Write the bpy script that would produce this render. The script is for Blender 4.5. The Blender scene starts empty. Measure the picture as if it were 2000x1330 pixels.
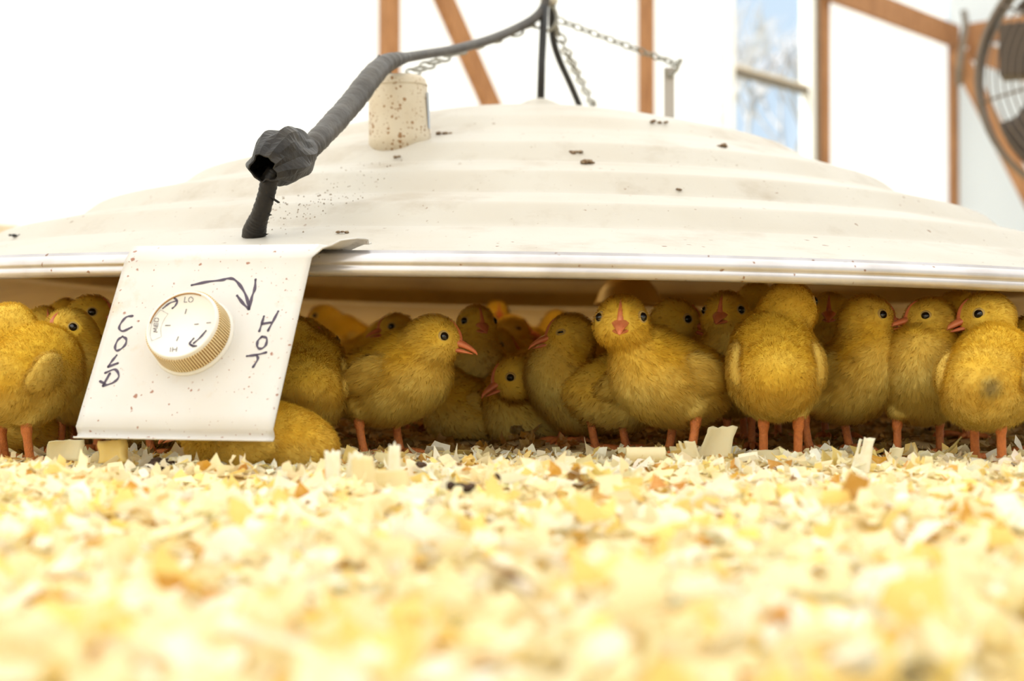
import bpy, bmesh, math, random
import numpy as np
from mathutils import Vector, Matrix

random.seed(7)
RNG = np.random.default_rng(11)
SC = bpy.context.scene
COL = SC.collection
PI = math.pi

# ------------------------------------------------------------------ camera, world, sun, exposure
F = 2778.0                       # focal length in pixels of a 2000 x 1330 frame
HC = 0.073                       # camera height above the bedding
PITCH = math.atan(35.0 / F)
cam_d = bpy.data.cameras.new('camera')
cam = bpy.data.objects.new('camera', cam_d)
COL.objects.link(cam)
cam_d.sensor_width = 36.0
cam_d.lens = F / 2000.0 * 36.0
cam_d.clip_start = 0.02
cam_d.clip_end = 300
cam.location = (0, 0, HC)
cam.rotation_euler = (PI / 2 + PITCH, 0, 0)
cam_d.dof.use_dof = True
cam_d.dof.focus_distance = 1.09
cam_d.dof.aperture_fstop = 6.6
SC.camera = cam

SC.view_settings.view_transform = 'Standard'
SC.view_settings.look = 'None'
SC.view_settings.gamma = 1.0
SC.view_settings.use_curve_mapping = False
SC.view_settings.exposure = -0.14

world = bpy.data.worlds.new('world')
SC.world = world
world.use_nodes = True
wn = world.node_tree
wn.nodes.clear()
w_out = wn.nodes.new('ShaderNodeOutputWorld')
w_bg = wn.nodes.new('ShaderNodeBackground')
w_tc = wn.nodes.new('ShaderNodeTexCoord')
w_sep = wn.nodes.new('ShaderNodeSeparateXYZ')
w_rmp = wn.nodes.new('ShaderNodeValToRGB')
w_rmp.color_ramp.elements[0].position = 0.0
w_rmp.color_ramp.elements[0].color = (0.50, 0.595, 0.69, 1)
w_rmp.color_ramp.elements[1].position = 0.6
w_rmp.color_ramp.elements[1].color = (0.47, 0.60, 0.76, 1)
wn.links.new(w_tc.outputs['Generated'], w_sep.inputs[0])
wn.links.new(w_sep.outputs['Z'], w_rmp.inputs[0])
wn.links.new(w_rmp.outputs[0], w_bg.inputs[0])
w_bg.inputs[1].default_value = 1.6
wn.links.new(w_bg.outputs[0], w_out.inputs[0])

sun_d = bpy.data.lights.new('sun', 'SUN')
sun_d.energy = 9.0
sun_d.angle = math.radians(0.6)
sun_d.color = (1.0, 0.95, 0.87)
sun = bpy.data.objects.new('sun', sun_d)
COL.objects.link(sun)
sun.rotation_euler = Vector((-0.62, -0.24, 0.76)).to_track_quat('Z', 'Y').to_euler()

# ------------------------------------------------------------------ helpers
CP, SP = math.cos(PITCH), math.sin(PITCH)


def ray(px, py):
    u, v = (px - 1000.0) / F, (665.0 - py) / F
    return np.array([u, CP - v * SP, SP + v * CP])


def P(px, py, Y):
    """The world point seen at pixel (px, py) that lies at depth Y."""
    d = ray(px, py)
    t = Y / d[1]
    return np.array([d[0] * t, Y, HC + d[2] * t])


def tag(o, label=None, cat=None, group=None, kind=None):
    if label: o['label'] = label
    if cat: o['category'] = cat
    if group: o['group'] = group
    if kind: o['kind'] = kind
    return o


def empty(name, loc=(0, 0, 0), rz=0.0, s=1.0):
    o = bpy.data.objects.new(name, None)
    COL.objects.link(o)
    o.location = loc
    o.rotation_euler = (0, 0, rz)
    o.scale = (s, s, s)
    o.empty_display_size = 0.02
    return o


def link_mesh(name, me, mats=(), parent=None, smooth=True):
    for m in mats if isinstance(mats, (list, tuple)) else (mats,):
        me.materials.append(m)
    if smooth and len(me.polygons):
        me.polygons.foreach_set('use_smooth', np.ones(len(me.polygons), dtype=bool))
    o = bpy.data.objects.new(name, me)
    COL.objects.link(o)
    if parent is not None:
        o.parent = parent
    return o


def mesh_np(name, V, quads=None, tris=None):
    """Fast mesh from numpy arrays of vertices, quads and triangles."""
    me = bpy.data.meshes.new(name)
    V = np.asarray(V, dtype=np.float32)
    q = np.zeros((0, 4), int) if quads is None else np.asarray(quads, dtype=np.int32).reshape(-1, 4)
    t = np.zeros((0, 3), int) if tris is None else np.asarray(tris, dtype=np.int32).reshape(-1, 3)
    me.vertices.add(len(V))
    me.vertices.foreach_set('co', V.ravel())
    me.loops.add(q.size + t.size)
    me.loops.foreach_set('vertex_index', np.concatenate([q.ravel(), t.ravel()]).astype(np.int32))
    me.polygons.add(len(q) + len(t))
    st = np.concatenate([np.arange(len(q)) * 4, q.size + np.arange(len(t)) * 3]).astype(np.int32)
    me.polygons.foreach_set('loop_start', st)
    me.update(calc_edges=True)
    return me


def vcol(me, C):
    a = me.color_attributes.new('col', 'FLOAT_COLOR', 'POINT')
    C = np.asarray(C, dtype=np.float32)
    if C.shape[1] == 3:
        C = np.concatenate([C, np.ones((len(C), 1), np.float32)], 1)
    a.data.foreach_set('color', C.ravel())


class MB:
    """Collects vertices and faces; build() links them as ONE mesh object."""
    def __init__(self):
        self.v, self.f = [], []

    def add(self, vs, fs):
        n = len(self.v)
        self.v += [tuple(map(float, p)) for p in vs]
        self.f += [tuple(i + n for i in f) for f in fs]

    def build(self, name, mats, parent=None, smooth=True, bevel=0.0):
        me = bpy.data.meshes.new(name)
        me.from_pydata(self.v, [], self.f)
        me.update()
        bm = bmesh.new()
        bm.from_mesh(me)
        bmesh.ops.recalc_face_normals(bm, faces=bm.faces)
        bm.to_mesh(me)
        bm.free()
        o = link_mesh(name, me, mats, parent, smooth)
        if bevel > 0:
            b = o.modifiers.new('bevel', 'BEVEL')
            b.width = bevel
            b.segments = 2
            b.limit_method = 'ANGLE'
        return o

    def bar(self, a, b, w, d, up=(0, 0, 1), jit=0.0):
        """A board from a to b, w across and d along the up hint's perpendicular."""
        a, b = np.array(a, float), np.array(b, float)
        t = (b - a) / np.linalg.norm(b - a)
        u = np.array(up, float) - t * np.dot(up, t)
        u /= np.linalg.norm(u)
        s = np.cross(t, u)
        vs = []
        for p in (a, b):
            for x, y in ((-1, -1), (1, -1), (1, 1), (-1, 1)):
                vs.append(p + s * x * w / 2 + u * y * d / 2)
        self.add(vs, [(0, 1, 2, 3), (4, 5, 6, 7), (0, 1, 5, 4), (1, 2, 6, 5), (2, 3, 7, 6), (3, 0, 4, 7)])

    def tube(self, pts, rad, n=10, closed=False, squash=None, caps=True):
        pts = [np.array(p, float) for p in pts]
        m = len(pts)
        rad = [rad] * m if np.isscalar(rad) else list(rad)
        vs, fs = [], []
        prev = None
        for i, p in enumerate(pts):
            if closed:
                t = pts[(i + 1) % m] - pts[i - 1]
            else:
                t = pts[min(i + 1, m - 1)] - pts[max(i - 1, 0)]
            t = t / (np.linalg.norm(t) + 1e-12)
            if prev is None:
                r = np.array((0, 0, 1.0)) if abs(t[2]) < 0.9 else np.array((1.0, 0, 0))
                u = r - t * np.dot(r, t)
            else:
                u = prev - t * np.dot(prev, t)
            u /= np.linalg.norm(u) + 1e-12
            prev = u
            w = np.cross(t, u)
            for k in range(n):
                a = 2 * PI * k / n
                vs.append(p + (u * math.cos(a) + w * math.sin(a)) * rad[i])
        for i in range(m if closed else m - 1):
            j = (i + 1) % m
            for k in range(n):
                k2 = (k + 1) % n
                fs.append((i * n + k, i * n + k2, j * n + k2, j * n + k))
        if caps and not closed:
            fs.append(tuple(range(n))[::-1])
            fs.append(tuple((m - 1) * n + k for k in range(n)))
        self.add(vs, fs)

    def lathe(self, prof, n=32, M=None, caps=False):
        """Revolve (radius, height) pairs about local z; M places the result."""
        vs, fs = [], []
        for r, h in prof:
            for k in range(n):
                a = 2 * PI * k / n
                p = np.array([r * math.cos(a), r * math.sin(a), h])
                vs.append(p if M is None else M[:3, :3] @ p + M[:3, 3])
        for i in range(len(prof) - 1):
            for k in range(n):
                k2 = (k + 1) % n
                fs.append((i * n + k, i * n + k2, (i + 1) * n + k2, (i + 1) * n + k))
        if caps and prof[0][0] > 1e-5: fs.append(tuple(range(n))[::-1])
        if caps and prof[-1][0] > 1e-5: fs.append(tuple((len(prof) - 1) * n + k for k in range(n)))
        self.add(vs, fs)


def frame(origin, zdir, xhint=(1, 0, 0)):
    z = np.array(zdir, float); z /= np.linalg.norm(z)
    x = np.array(xhint, float); x -= z * np.dot(x, z); x /= np.linalg.norm(x)
    y = np.cross(z, x)
    M = np.eye(4)
    M[:3, 0], M[:3, 1], M[:3, 2], M[:3, 3] = x, y, z, origin
    return M


def spline(pts, n=8):
    """Catmull-Rom through pts, n steps for each span; works for any width of row."""
    p = [np.array(q, float) for q in pts]
    p = [2 * p[0] - p[1]] + p + [2 * p[-1] - p[-2]]
    out = []
    for i in range(1, len(p) - 2):
        for k in range(n):
            t = k / n
            a, b, c, d = p[i - 1], p[i], p[i + 1], p[i + 2]
            out.append(0.5 * ((2 * b) + (c - a) * t + (2 * a - 5 * b + 4 * c - d) * t * t + (3 * b - a - 3 * c + d) * t ** 3))
    out.append(p[-2])
    return out


# ------------------------------------------------------------------ materials
def mat(name, col, rough=0.6, metal=0.0, spec=0.4, noise=None, bump=0.0, bscale=60, attr=False, transl=0.0, sss=0.0):
    """Principled material; noise = (colour, scale, amount, detail) mottles the base."""
    m = bpy.data.materials.new(name)
    m.use_nodes = True
    nt = m.node_tree
    b = nt.nodes['Principled BSDF']
    b.inputs['Roughness'].default_value = rough
    b.inputs['Metallic'].default_value = metal
    b.inputs['Specular IOR Level'].default_value = spec
    b.inputs['Base Color'].default_value = (*col, 1)
    src = None
    if attr:
        a = nt.nodes.new('ShaderNodeVertexColor')
        a.layer_name = 'col'
        src = a.outputs[0]
    if noise:
        c2, sc, amt, det = noise
        tc = nt.nodes.new('ShaderNodeTexCoord')
        n = nt.nodes.new('ShaderNodeTexNoise')
        n.inputs['Scale'].default_value = sc
        n.inputs['Detail'].default_value = det
        nt.links.new(tc.outputs['Object'], n.inputs['Vector'])
        r = nt.nodes.new('ShaderNodeMapRange')
        r.inputs[1].default_value = 0.42
        r.inputs[2].default_value = 0.68
        r.inputs[4].default_value = amt
        nt.links.new(n.outputs[0], r.inputs[0])
        mx = nt.nodes.new('ShaderNodeMix')
        mx.data_type = 'RGBA'
        nt.links.new(r.outputs[0], mx.inputs[0])
        if src is not None: nt.links.new(src, mx.inputs[6])
        else: mx.inputs[6].default_value = (*col, 1)
        mx.inputs[7].default_value = (*c2, 1)
        src = mx.outputs[2]
    if src is not None: nt.links.new(src, b.inputs['Base Color'])
    if bump:
        tc = nt.nodes.new('ShaderNodeTexCoord')
        n = nt.nodes.new('ShaderNodeTexNoise')
        n.inputs['Scale'].default_value = bscale
        n.inputs['Detail'].default_value = 4
        nt.links.new(tc.outputs['Object'], n.inputs['Vector'])
        bp = nt.nodes.new('ShaderNodeBump')
        bp.inputs['Strength'].default_value = bump
        bp.inputs['Distance'].default_value = 0.002
        nt.links.new(n.outputs[0], bp.inputs['Height'])
        nt.links.new(bp.outputs[0], b.inputs['Normal'])
    if transl:
        t = nt.nodes.new('ShaderNodeBsdfTranslucent')
        t.inputs[0].default_value = (*col, 1)
        if src is not None: nt.links.new(src, t.inputs[0])
        mx = nt.nodes.new('ShaderNodeMixShader')
        mx.inputs[0].default_value = transl
        nt.links.new(b.outputs[0], mx.inputs[1])
        nt.links.new(t.outputs[0], mx.inputs[2])
        nt.links.new(mx.outputs[0], nt.nodes['Material Output'].inputs[0])
    return m


def add_specks(m, scale, thresh, col, scale2=None, soft=0.05, streak=None, grime=None):
    """Dirt specks on top of a material: Voronoi dots, plus a broad soft grime if asked."""
    nt = m.node_tree
    b = nt.nodes['Principled BSDF']
    tc = nt.nodes.new('ShaderNodeTexCoord')

    def layer(fac_socket, colour):
        mx = nt.nodes.new('ShaderNodeMix')
        mx.data_type = 'RGBA'
        nt.links.new(fac_socket, mx.inputs[0])
        if b.inputs['Base Color'].is_linked:
            nt.links.new(b.inputs['Base Color'].links[0].from_socket, mx.inputs[6])
        else:
            mx.inputs[6].default_value = b.inputs['Base Color'].default_value
        mx.inputs[7].default_value = (*colour, 1)
        nt.links.new(mx.outputs[2], b.inputs['Base Color'])

    if grime:
        gcol, gscale, gamt, glo, ghi = grime
        n = nt.nodes.new('ShaderNodeTexNoise')
        n.inputs['Scale'].default_value = gscale
        n.inputs['Detail'].default_value = 7
        n.inputs['Roughness'].default_value = 0.65
        nt.links.new(tc.outputs['Object'], n.inputs['Vector'])
        r = nt.nodes.new('ShaderNodeMapRange')
        r.inputs[1].default_value, r.inputs[2].default_value, r.inputs[4].default_value = glo, ghi, gamt
        nt.links.new(n.outputs[0], r.inputs[0])
        layer(r.outputs[0], gcol)
    for sc, th in ((scale, thresh),) + (((scale2, thresh * 0.8),) if scale2 else ()):
        v = nt.nodes.new('ShaderNodeTexVoronoi')
        v.inputs['Scale'].default_value = sc
        warp = nt.nodes.new('ShaderNodeTexNoise')
        warp.inputs['Scale'].default_value = sc * 2.5
        nt.links.new(tc.outputs['Object'], warp.inputs['Vector'])
        ad = nt.nodes.new('ShaderNodeVectorMath')
        ad.operation = 'MULTIPLY_ADD'
        nt.links.new(warp.outputs['Color'], ad.inputs[0])
        ad.inputs[1].default_value = (0.5 / sc,) * 3
        nt.links.new(tc.outputs['Object'], ad.inputs[2])
        nt.links.new(ad.outputs[0], v.inputs['Vector'])
        n = nt.nodes.new('ShaderNodeTexNoise')
        n.inputs['Scale'].default_value = sc * 0.18
        nt.links.new(tc.outputs['Object'], n.inputs['Vector'])
        mul = nt.nodes.new('ShaderNodeMath'); mul.operation = 'MULTIPLY'
        nt.links.new(n.outputs[0], mul.inputs[0])
        sepc = nt.nodes.new('ShaderNodeSeparateColor')
        nt.links.new(v.outputs['Color'], sepc.inputs[0])
        nt.links.new(sepc.outputs[0], mul.inputs[1])
        sub = nt.nodes.new('ShaderNodeMath'); sub.operation = 'MULTIPLY_ADD'
        nt.links.new(mul.outputs[0], sub.inputs[0])
        sub.inputs[1].default_value = th
        sub.inputs[2].default_value = -th * 0.16
        cmp_ = nt.nodes.new('ShaderNodeMath'); cmp_.operation = 'SUBTRACT'
        nt.links.new(sub.outputs[0], cmp_.inputs[0])
        nt.links.new(v.outputs['Distance'], cmp_.inputs[1])
        r = nt.nodes.new('ShaderNodeMapRange')
        r.inputs[1].default_value = 0.0
        r.inputs[2].default_value = soft
        r.inputs[4].default_value = 0.9
        nt.links.new(cmp_.outputs[0], r.inputs[0])
        layer(r.outputs[0], col)
    return m


def wood(name, a, b, scale=3.0):
    m = bpy.data.materials.new(name)
    m.use_nodes = True
    nt = m.node_tree
    p = nt.nodes['Principled BSDF']
    p.inputs['Roughness'].default_value = 0.75
    p.inputs['Specular IOR Level'].default_value = 0.2
    tc = nt.nodes.new('ShaderNodeTexCoord')
    mp = nt.nodes.new('ShaderNodeMapping')
    mp.inputs['Scale'].default_value = (scale * 6, scale * 6, scale * 0.7)
    n = nt.nodes.new('ShaderNodeTexNoise')
    n.inputs['Scale'].default_value = 2.2
    n.inputs['Detail'].default_value = 6
    n.inputs['Distortion'].default_value = 1.2
    r = nt.nodes.new('ShaderNodeValToRGB')
    r.color_ramp.elements[0].color = (*a, 1); r.color_ramp.elements[0].position = 0.3
    r.color_ramp.elements[1].color = (*b, 1); r.color_ramp.elements[1].position = 0.7
    nt.links.new(tc.outputs['Object'], mp.inputs[0]); nt.links.new(mp.outputs[0], n.inputs['Vector'])
    nt.links.new(n.outputs[0], r.inputs[0]); nt.links.new(r.outputs[0], p.inputs['Base Color'])
    return m


def sheet_mat(name, col, tr):
    """Thin white plastic sheeting: part scatters daylight through, part reflects it."""
    m = bpy.data.materials.new(name)
    m.use_nodes = True
    nt = m.node_tree
    nt.nodes.clear()
    out = nt.nodes.new('ShaderNodeOutputMaterial')
    d = nt.nodes.new('ShaderNodeBsdfDiffuse'); d.inputs[0].default_value = (*col, 1)
    t = nt.nodes.new('ShaderNodeBsdfTranslucent'); t.inputs[0].default_value = (*col, 1)
    mx = nt.nodes.new('ShaderNodeMixShader'); mx.inputs[0].default_value = tr
    nt.links.new(d.outputs[0], mx.inputs[1]); nt.links.new(t.outputs[0], mx.inputs[2])
    nt.links.new(mx.outputs[0], out.inputs[0])
    return m


M_SHEET = sheet_mat('plastic_sheeting', (0.96, 0.95, 0.925), 0.70)
M_WOOD = wood('stud_timber', (0.27, 0.125, 0.055), (0.43, 0.22, 0.10))
M_WOODPALE = wood('pale_timber', (0.55, 0.36, 0.19), (0.74, 0.54, 0.32))
M_BOARD = wood('base_board', (0.62, 0.52, 0.38), (0.72, 0.63, 0.48))
M_WINMETAL = mat('window_aluminium', (0.19, 0.16, 0.125), 0.5, 0.3)
M_WINWHITE = mat('window_vinyl', (0.86, 0.85, 0.82), 0.5)
M_FAN = mat('fan_grey_metal', (0.16, 0.125, 0.095), 0.55, 0.3)
M_FANDARK = mat('fan_dark_metal', (0.075, 0.055, 0.042), 0.6, 0.1)
M_HOOD = add_specks(mat('hood_enamel', (0.50, 0.46, 0.395), 0.50, 0.0, 0.3, noise=((0.43, 0.37, 0.29), 7.0, 0.5, 5), bump=0.06, bscale=300),
                    95, 0.50, (0.20, 0.10, 0.045), 190, 0.10, grime=((0.28, 0.20, 0.12), 13.0, 0.60, 0.53, 0.80))
M_LINER = add_specks(mat('hood_underside', (0.50, 0.30, 0.058), 0.42, 0.35, 0.12, noise=((0.32, 0.17, 0.03), 9.0, 0.6, 5)),
                     80, 0.5, (0.16, 0.08, 0.03), None, 0.1)
M_RIM = add_specks(mat('rim_worn_metal', (0.62, 0.59, 0.60), 0.30, 0.6, 0.5, noise=((0.40, 0.36, 0.34), 22.0, 0.6, 6)),
                   130, 0.6, (0.25, 0.12, 0.06), None, 0.1)
M_PLATE = add_specks(mat('plate_enamel', (0.63, 0.605, 0.58), 0.42, 0.0, 0.35, noise=((0.58, 0.52, 0.45), 16.0, 0.5, 4)),
                     170, 0.74, (0.30, 0.11, 0.05), 330, 0.12, grime=((0.55, 0.36, 0.17), 26.0, 0.6, 0.60, 0.80))
M_KNOB = mat('knob_plastic', (0.74, 0.70, 0.64), 0.38, 0.0, 0.45)
M_KNOBSIDE = mat('knob_side_plastic', (0.70, 0.55, 0.30), 0.4, 0.0, 0.35, noise=((0.56, 0.37, 0.15), 60.0, 0.5, 4))
M_KNOBDIRT = mat('knob_groove_dirt', (0.36, 0.17, 0.05), 0.8)
M_INK = mat('marker_ink', (0.075, 0.055, 0.085), 0.6)
M_PRINT = mat('dial_print', (0.20, 0.17, 0.17), 0.6)
M_TAPE = mat('electrical_tape', (0.013, 0.010, 0.008), 0.50, 0.0, 0.3, noise=((0.045, 0.034, 0.02), 55.0, 0.6, 5), bump=0.5, bscale=160)
M_CABLE = mat('cable_grey_tape', (0.042, 0.034, 0.027), 0.5, 0.0, 0.35, noise=((0.085, 0.072, 0.058), 40.0, 0.7, 5), bump=0.3, bscale=220)
M_BLACK = mat('black_rubber', (0.018, 0.016, 0.015), 0.5)
M_CHAIN = mat('zinc_chain', (0.26, 0.245, 0.20), 0.42, 0.5, 0.5)
M_BRACKET = mat('bracket_zinc', (0.40, 0.36, 0.32), 0.6, 0.2)
M_CAN = add_specks(mat('housing_enamel', (0.60, 0.52, 0.40), 0.45, 0.0, 0.35, noise=((0.52, 0.42, 0.29), 30.0, 0.6, 4)),
                   240, 1.35, (0.26, 0.12, 0.035), 400, 0.12)
M_BLUE = mat('blue_print', (0.42, 0.46, 0.52), 0.6)
M_DUNG = mat('dried_droppings', (0.17, 0.10, 0.055), 0.95, noise=((0.42, 0.33, 0.22), 300.0, 0.8, 3), bump=0.6, bscale=400)
M_CLUMP = mat('dark_clump', (0.045, 0.022, 0.012), 0.9, noise=((0.15, 0.08, 0.04), 200.0, 0.7, 3), bump=0.6, bscale=300)
M_BEAK = mat('beak_horn', (0.70, 0.215, 0.085), 0.38, 0.0, 0.5, noise=((0.58, 0.12, 0.05), 200.0, 0.5, 3))
M_LEG = mat('leg_scales', (0.62, 0.19, 0.045), 0.45, 0.0, 0.35, noise=((0.48, 0.14, 0.04), 400.0, 0.7, 3), bump=0.5, bscale=900)
M_EYE = mat('eye_black', (0.006, 0.005, 0.006), 0.08, 0.0, 0.6)
M_LID = mat('eyelid_skin', (0.50, 0.33, 0.10), 0.7)
M_SKIN = mat('chick_skin', (0.7, 0.5, 0.16), 0.9, 0, 0.1, attr=True)
M_DOWN = mat('chick_down', (0.8, 0.6, 0.25), 0.85, 0, 0.12, attr=True, transl=0.38)
M_SHAV = mat('pine_shavings', (0.8, 0.68, 0.4), 0.75, 0, 0.15, attr=True, transl=0.36, noise=((0.88, 0.72, 0.40), 240.0, 0.22, 3))
M_BED = mat('bedding_base', (0.78, 0.62, 0.34), 0.9, 0, 0.1, noise=((0.62, 0.42, 0.16), 60.0, 0.8, 6), bump=1.0, bscale=120)
M_GROUND = mat('dry_ground', (0.34, 0.31, 0.22), 0.95, noise=((0.26, 0.27, 0.14), 2.0, 0.7, 6))
M_BARK = mat('bare_bark', (0.66, 0.63, 0.62), 0.9)

M_GLASS = bpy.data.materials.new('window_glass')
M_GLASS.use_nodes = True
_g = M_GLASS.node_tree
_g.nodes.clear()
_o = _g.nodes.new('ShaderNodeOutputMaterial'); _t = _g.nodes.new('ShaderNodeBsdfTransparent'); _gl = _g.nodes.new('ShaderNodeBsdfGlossy')
_gl.inputs['Roughness'].default_value = 0.02
_t.inputs[0].default_value = (0.93, 0.96, 0.97, 1)
_m = _g.nodes.new('ShaderNodeMixShader'); _m.inputs[0].default_value = 0.06
_g.links.new(_t.outputs[0], _m.inputs[1]); _g.links.new(_gl.outputs[0], _m.inputs[2]); _g.links.new(_m.outputs[0], _o.inputs[0])

M_LAMP = bpy.data.materials.new('heater_element_glow')
M_LAMP.use_nodes = True
_b = M_LAMP.node_tree.nodes['Principled BSDF']
_b.inputs['Emission Color'].default_value = (1.0, 0.66, 0.22, 1)
_b.inputs['Emission Strength'].default_value = 34.0

# ------------------------------------------------------------------ the barn: floor, sheeting, studs, window
D1 = np.array([0.669, 0.743, 0.0])       # along the long sheeted wall, away from the camera
D2 = np.array([0.743, -0.669, 0.0])      # along the end wall, from the corner back towards the camera
NO = -D2                                 # outward from the long wall
CORNER = np.array([3.08, 9.9, 0.0])
Z = np.array([0, 0, 1.0])
EAVE = 2.62


def wpos(k, out=0.0, z=0.0):
    """Point on the long wall at stud number k (the photo shows 0 to 3), pushed outward by out."""
    return CORNER + D1 * (k - 3) * 1.789 + NO * out + Z * z


def bed_h(X, Y):
    """Height of the loose bedding."""
    h = 0.0035 * np.sin(X * 21 + 1.3) * np.sin(Y * 17) + 0.003 * np.sin(X * 43 + Y * 31) + 0.002 * np.sin(X * 71 - Y * 57 + 2)
    t = np.clip((Y - 1.45) / 0.75, 0, 1)
    h = h * (0.4 + 0.6 * (np.abs(Y - 1.07) > 0.12)) + 0.020 * t * t * (3 - 2 * t) * np.clip(1.4 - np.abs(X), 0, 1)
    return h - 0.004


def pw(px, py, end=False, inset=0.04):
    """Where a pixel's ray meets the inner face of the long wall (or the end wall), inset from the sheeting."""
    n = -D1 if end else -NO
    d = ray(px, py)
    o = np.array([0, 0, HC])
    c = CORNER + n * inset
    return o + d * (np.dot(c - o, n) / np.dot(d, n))


xs = np.concatenate([np.linspace(-6, -1.3, 12), np.linspace(-1.2, 1.2, 121), np.linspace(1.3, 11, 16)])
ys = np.concatenate([np.linspace(-6, -0.3, 12), np.linspace(-0.2, 3.2, 171), np.linspace(3.4, 10, 14)])
GX, GY = np.meshgrid(xs, ys, indexing='ij')
nx, ny = GX.shape
fl_v = np.stack([GX, GY, np.where((np.abs(GX) < 1.25) & (GY > -0.25) & (GY < 3.3), bed_h(GX, GY), -0.004)], -1).reshape(-1, 3)
ii, jj = np.meshgrid(np.arange(nx - 1), np.arange(ny - 1), indexing='ij')
q0 = (ii * ny + jj).ravel()
# only the part inside the barn
ctr = fl_v[q0]
inside = ((ctr @ D1) < 9.35) & ((ctr @ D1) > -3.3) & ((ctr @ NO) < 4.2) & ((ctr @ NO) > -4.2)
q0 = q0[inside]
me = mesh_np('floor', fl_v, np.stack([q0, q0 + ny, q0 + ny + 1, q0 + 1], 1))
tag(link_mesh('floor', me, M_BED), kind='structure')

g = MB()
g.add([(-70, -40, -0.03), (70, -40, -0.03), (70, 90, -0.03), (-70, 90, -0.03)], [(0, 1, 2, 3)])
tag(g.build('ground', M_GROUND), kind='structure')


def sheet(name, a, b, z0, z1, nu=80, nv=14, amp=0.006, seed=0, hole=None):
    """A wall of plastic sheeting from a to b, slightly rippled, two skins so that it has a thickness."""
    a, b = np.array(a, float), np.array(b, float)
    d = b - a
    nrm = np.cross(d / np.linalg.norm(d), Z)
    r = np.random.default_rng(seed)
    ph = r.random(6) * 6
    us = np.linspace(0, 1, nu + 1)
    vs_ = np.linspace(0, 1, nv + 1)
    if hole is not None:
        us = np.unique(np.concatenate([us, hole[:2]])); vs_ = np.unique(np.concatenate([vs_, hole[2:]]))
    L = np.linalg.norm(d)
    V = []
    for u in us:
        for v in vs_:
            w = amp * (math.sin(u * L * 7 + ph[0]) + 0.6 * math.sin(u * L * 19 + v * 3 + ph[1]) + 0.5 * math.sin(v * 9 + u * L * 3 + ph[2]))
            V.append(a + d * u + Z * (z0 + (z1 - z0) * v) + nrm * w)
    m = len(vs_)
    Q = []
    for i in range(len(us) - 1):
        for j in range(m - 1):
            if hole is not None:
                cu, cv = (us[i] + us[i + 1]) / 2, (vs_[j] + vs_[j + 1]) / 2
                if hole[0] < cu < hole[1] and hole[2] < cv < hole[3]: continue
            Q.append((i * m + j, (i + 1) * m + j, (i + 1) * m + j + 1, i * m + j + 1))
    o = link_mesh(name, mesh_np(name, np.array(V), Q), M_SHEET)
    return tag(o, kind='structure')


# window opening: between stud 1.42 and 2 on the long wall
W0, W1, WZ0, WZ1 = 1.43, 1.93, 0.95, 2.42
LW_A, LW_B = wpos(-4.2, 0.06), wpos(3.02, 0.06)
span = 7.22
sheet('wall_left', LW_A, LW_B, -0.02, EAVE, 110, 14, 0.006, 1,
      hole=((W0 + 4.2) / span, (W1 + 4.2) / span, (WZ0 + 0.02) / (EAVE + 0.02), (WZ1 + 0.02) / (EAVE + 0.02)))
C_IN = wpos(3, 0.06)
EW_B = CORNER + NO * 0.06 + D2 * 8.3 + D1 * 0.06
sheet('wall_back', CORNER + NO * 0.06 + D1 * 0.06, EW_B, -0.02, EAVE, 60, 12, 0.006, 2)
NW_B = EW_B - D1 * 12.8
sheet('wall_right', EW_B, NW_B, -0.02, EAVE, 60, 10, 0.006, 3)
sheet('wall_front', NW_B, LW_A, -0.02, EAVE, 60, 10, 0.006, 4)
# ceiling: two slopes of the same sheeting, with its gable ends
rg = MB()
r0, r1 = (LW_A + NW_B) / 2 + Z * 3.7, (CORNER + NO * 0.06 + EW_B) / 2 + Z * 3.7
LA, LB = LW_A + Z * EAVE, CORNER + NO * 0.06 + D1 * 0.06 + Z * EAVE
RA, RB = NW_B + Z * EAVE, EW_B + Z * EAVE
rg.add([LA, LB, r1, r0, RA, RB], [(0, 1, 2, 3), (3, 2, 5, 4), (1, 5, 2), (0, 3, 4)])
tag(rg.build('ceiling', M_SHEET, smooth=False), kind='structure')

# studs along the long wall; only the ones the photo shows
for k, lab in ((0, 'brown timber stud rising behind the speckled round housing, left of the hanging rod'),
               (1, 'brown timber stud rising behind the right-hand chain of the hood'),
               (2, 'timber stud at the right side of the window, pale where the sun strikes it'),
               (3, 'brown timber corner stud to the left of the round fan')):
    s = MB()
    p = wpos(k, 0.0)
    s.bar(p, p + Z * 2.38, 0.089, 0.040, up=NO)
    o = s.build('timber_stud', M_WOOD if k != 2 else M_WOOD, None, False, 0.003)
    tag(o, lab, 'stud', 'studs of the sheeted wall')
# diagonal brace between stud 0 and stud 1
s = MB()
pa, pb = pw(846, -50, False, .06), pw(1190, 726, False, .06)
s.bar(pa, pb, 0.095, 0.04, up=NO)
tag(s.build('timber_brace', M_WOOD, None, False, 0.003), 'orange brown diagonal timber brace leaning behind the taped cable, left of the rod', 'brace')
# top plate
s = MB()
s.bar(wpos(1.98, -0.05, 2.30), wpos(2.97, -0.05, 2.30), 0.045, 0.15, up=Z)
tag(s.build('timber_plate', M_WOOD, None, False, 0.003), 'brown timber top plate sloping down to the corner stud at the upper right', 'beam')
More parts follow.
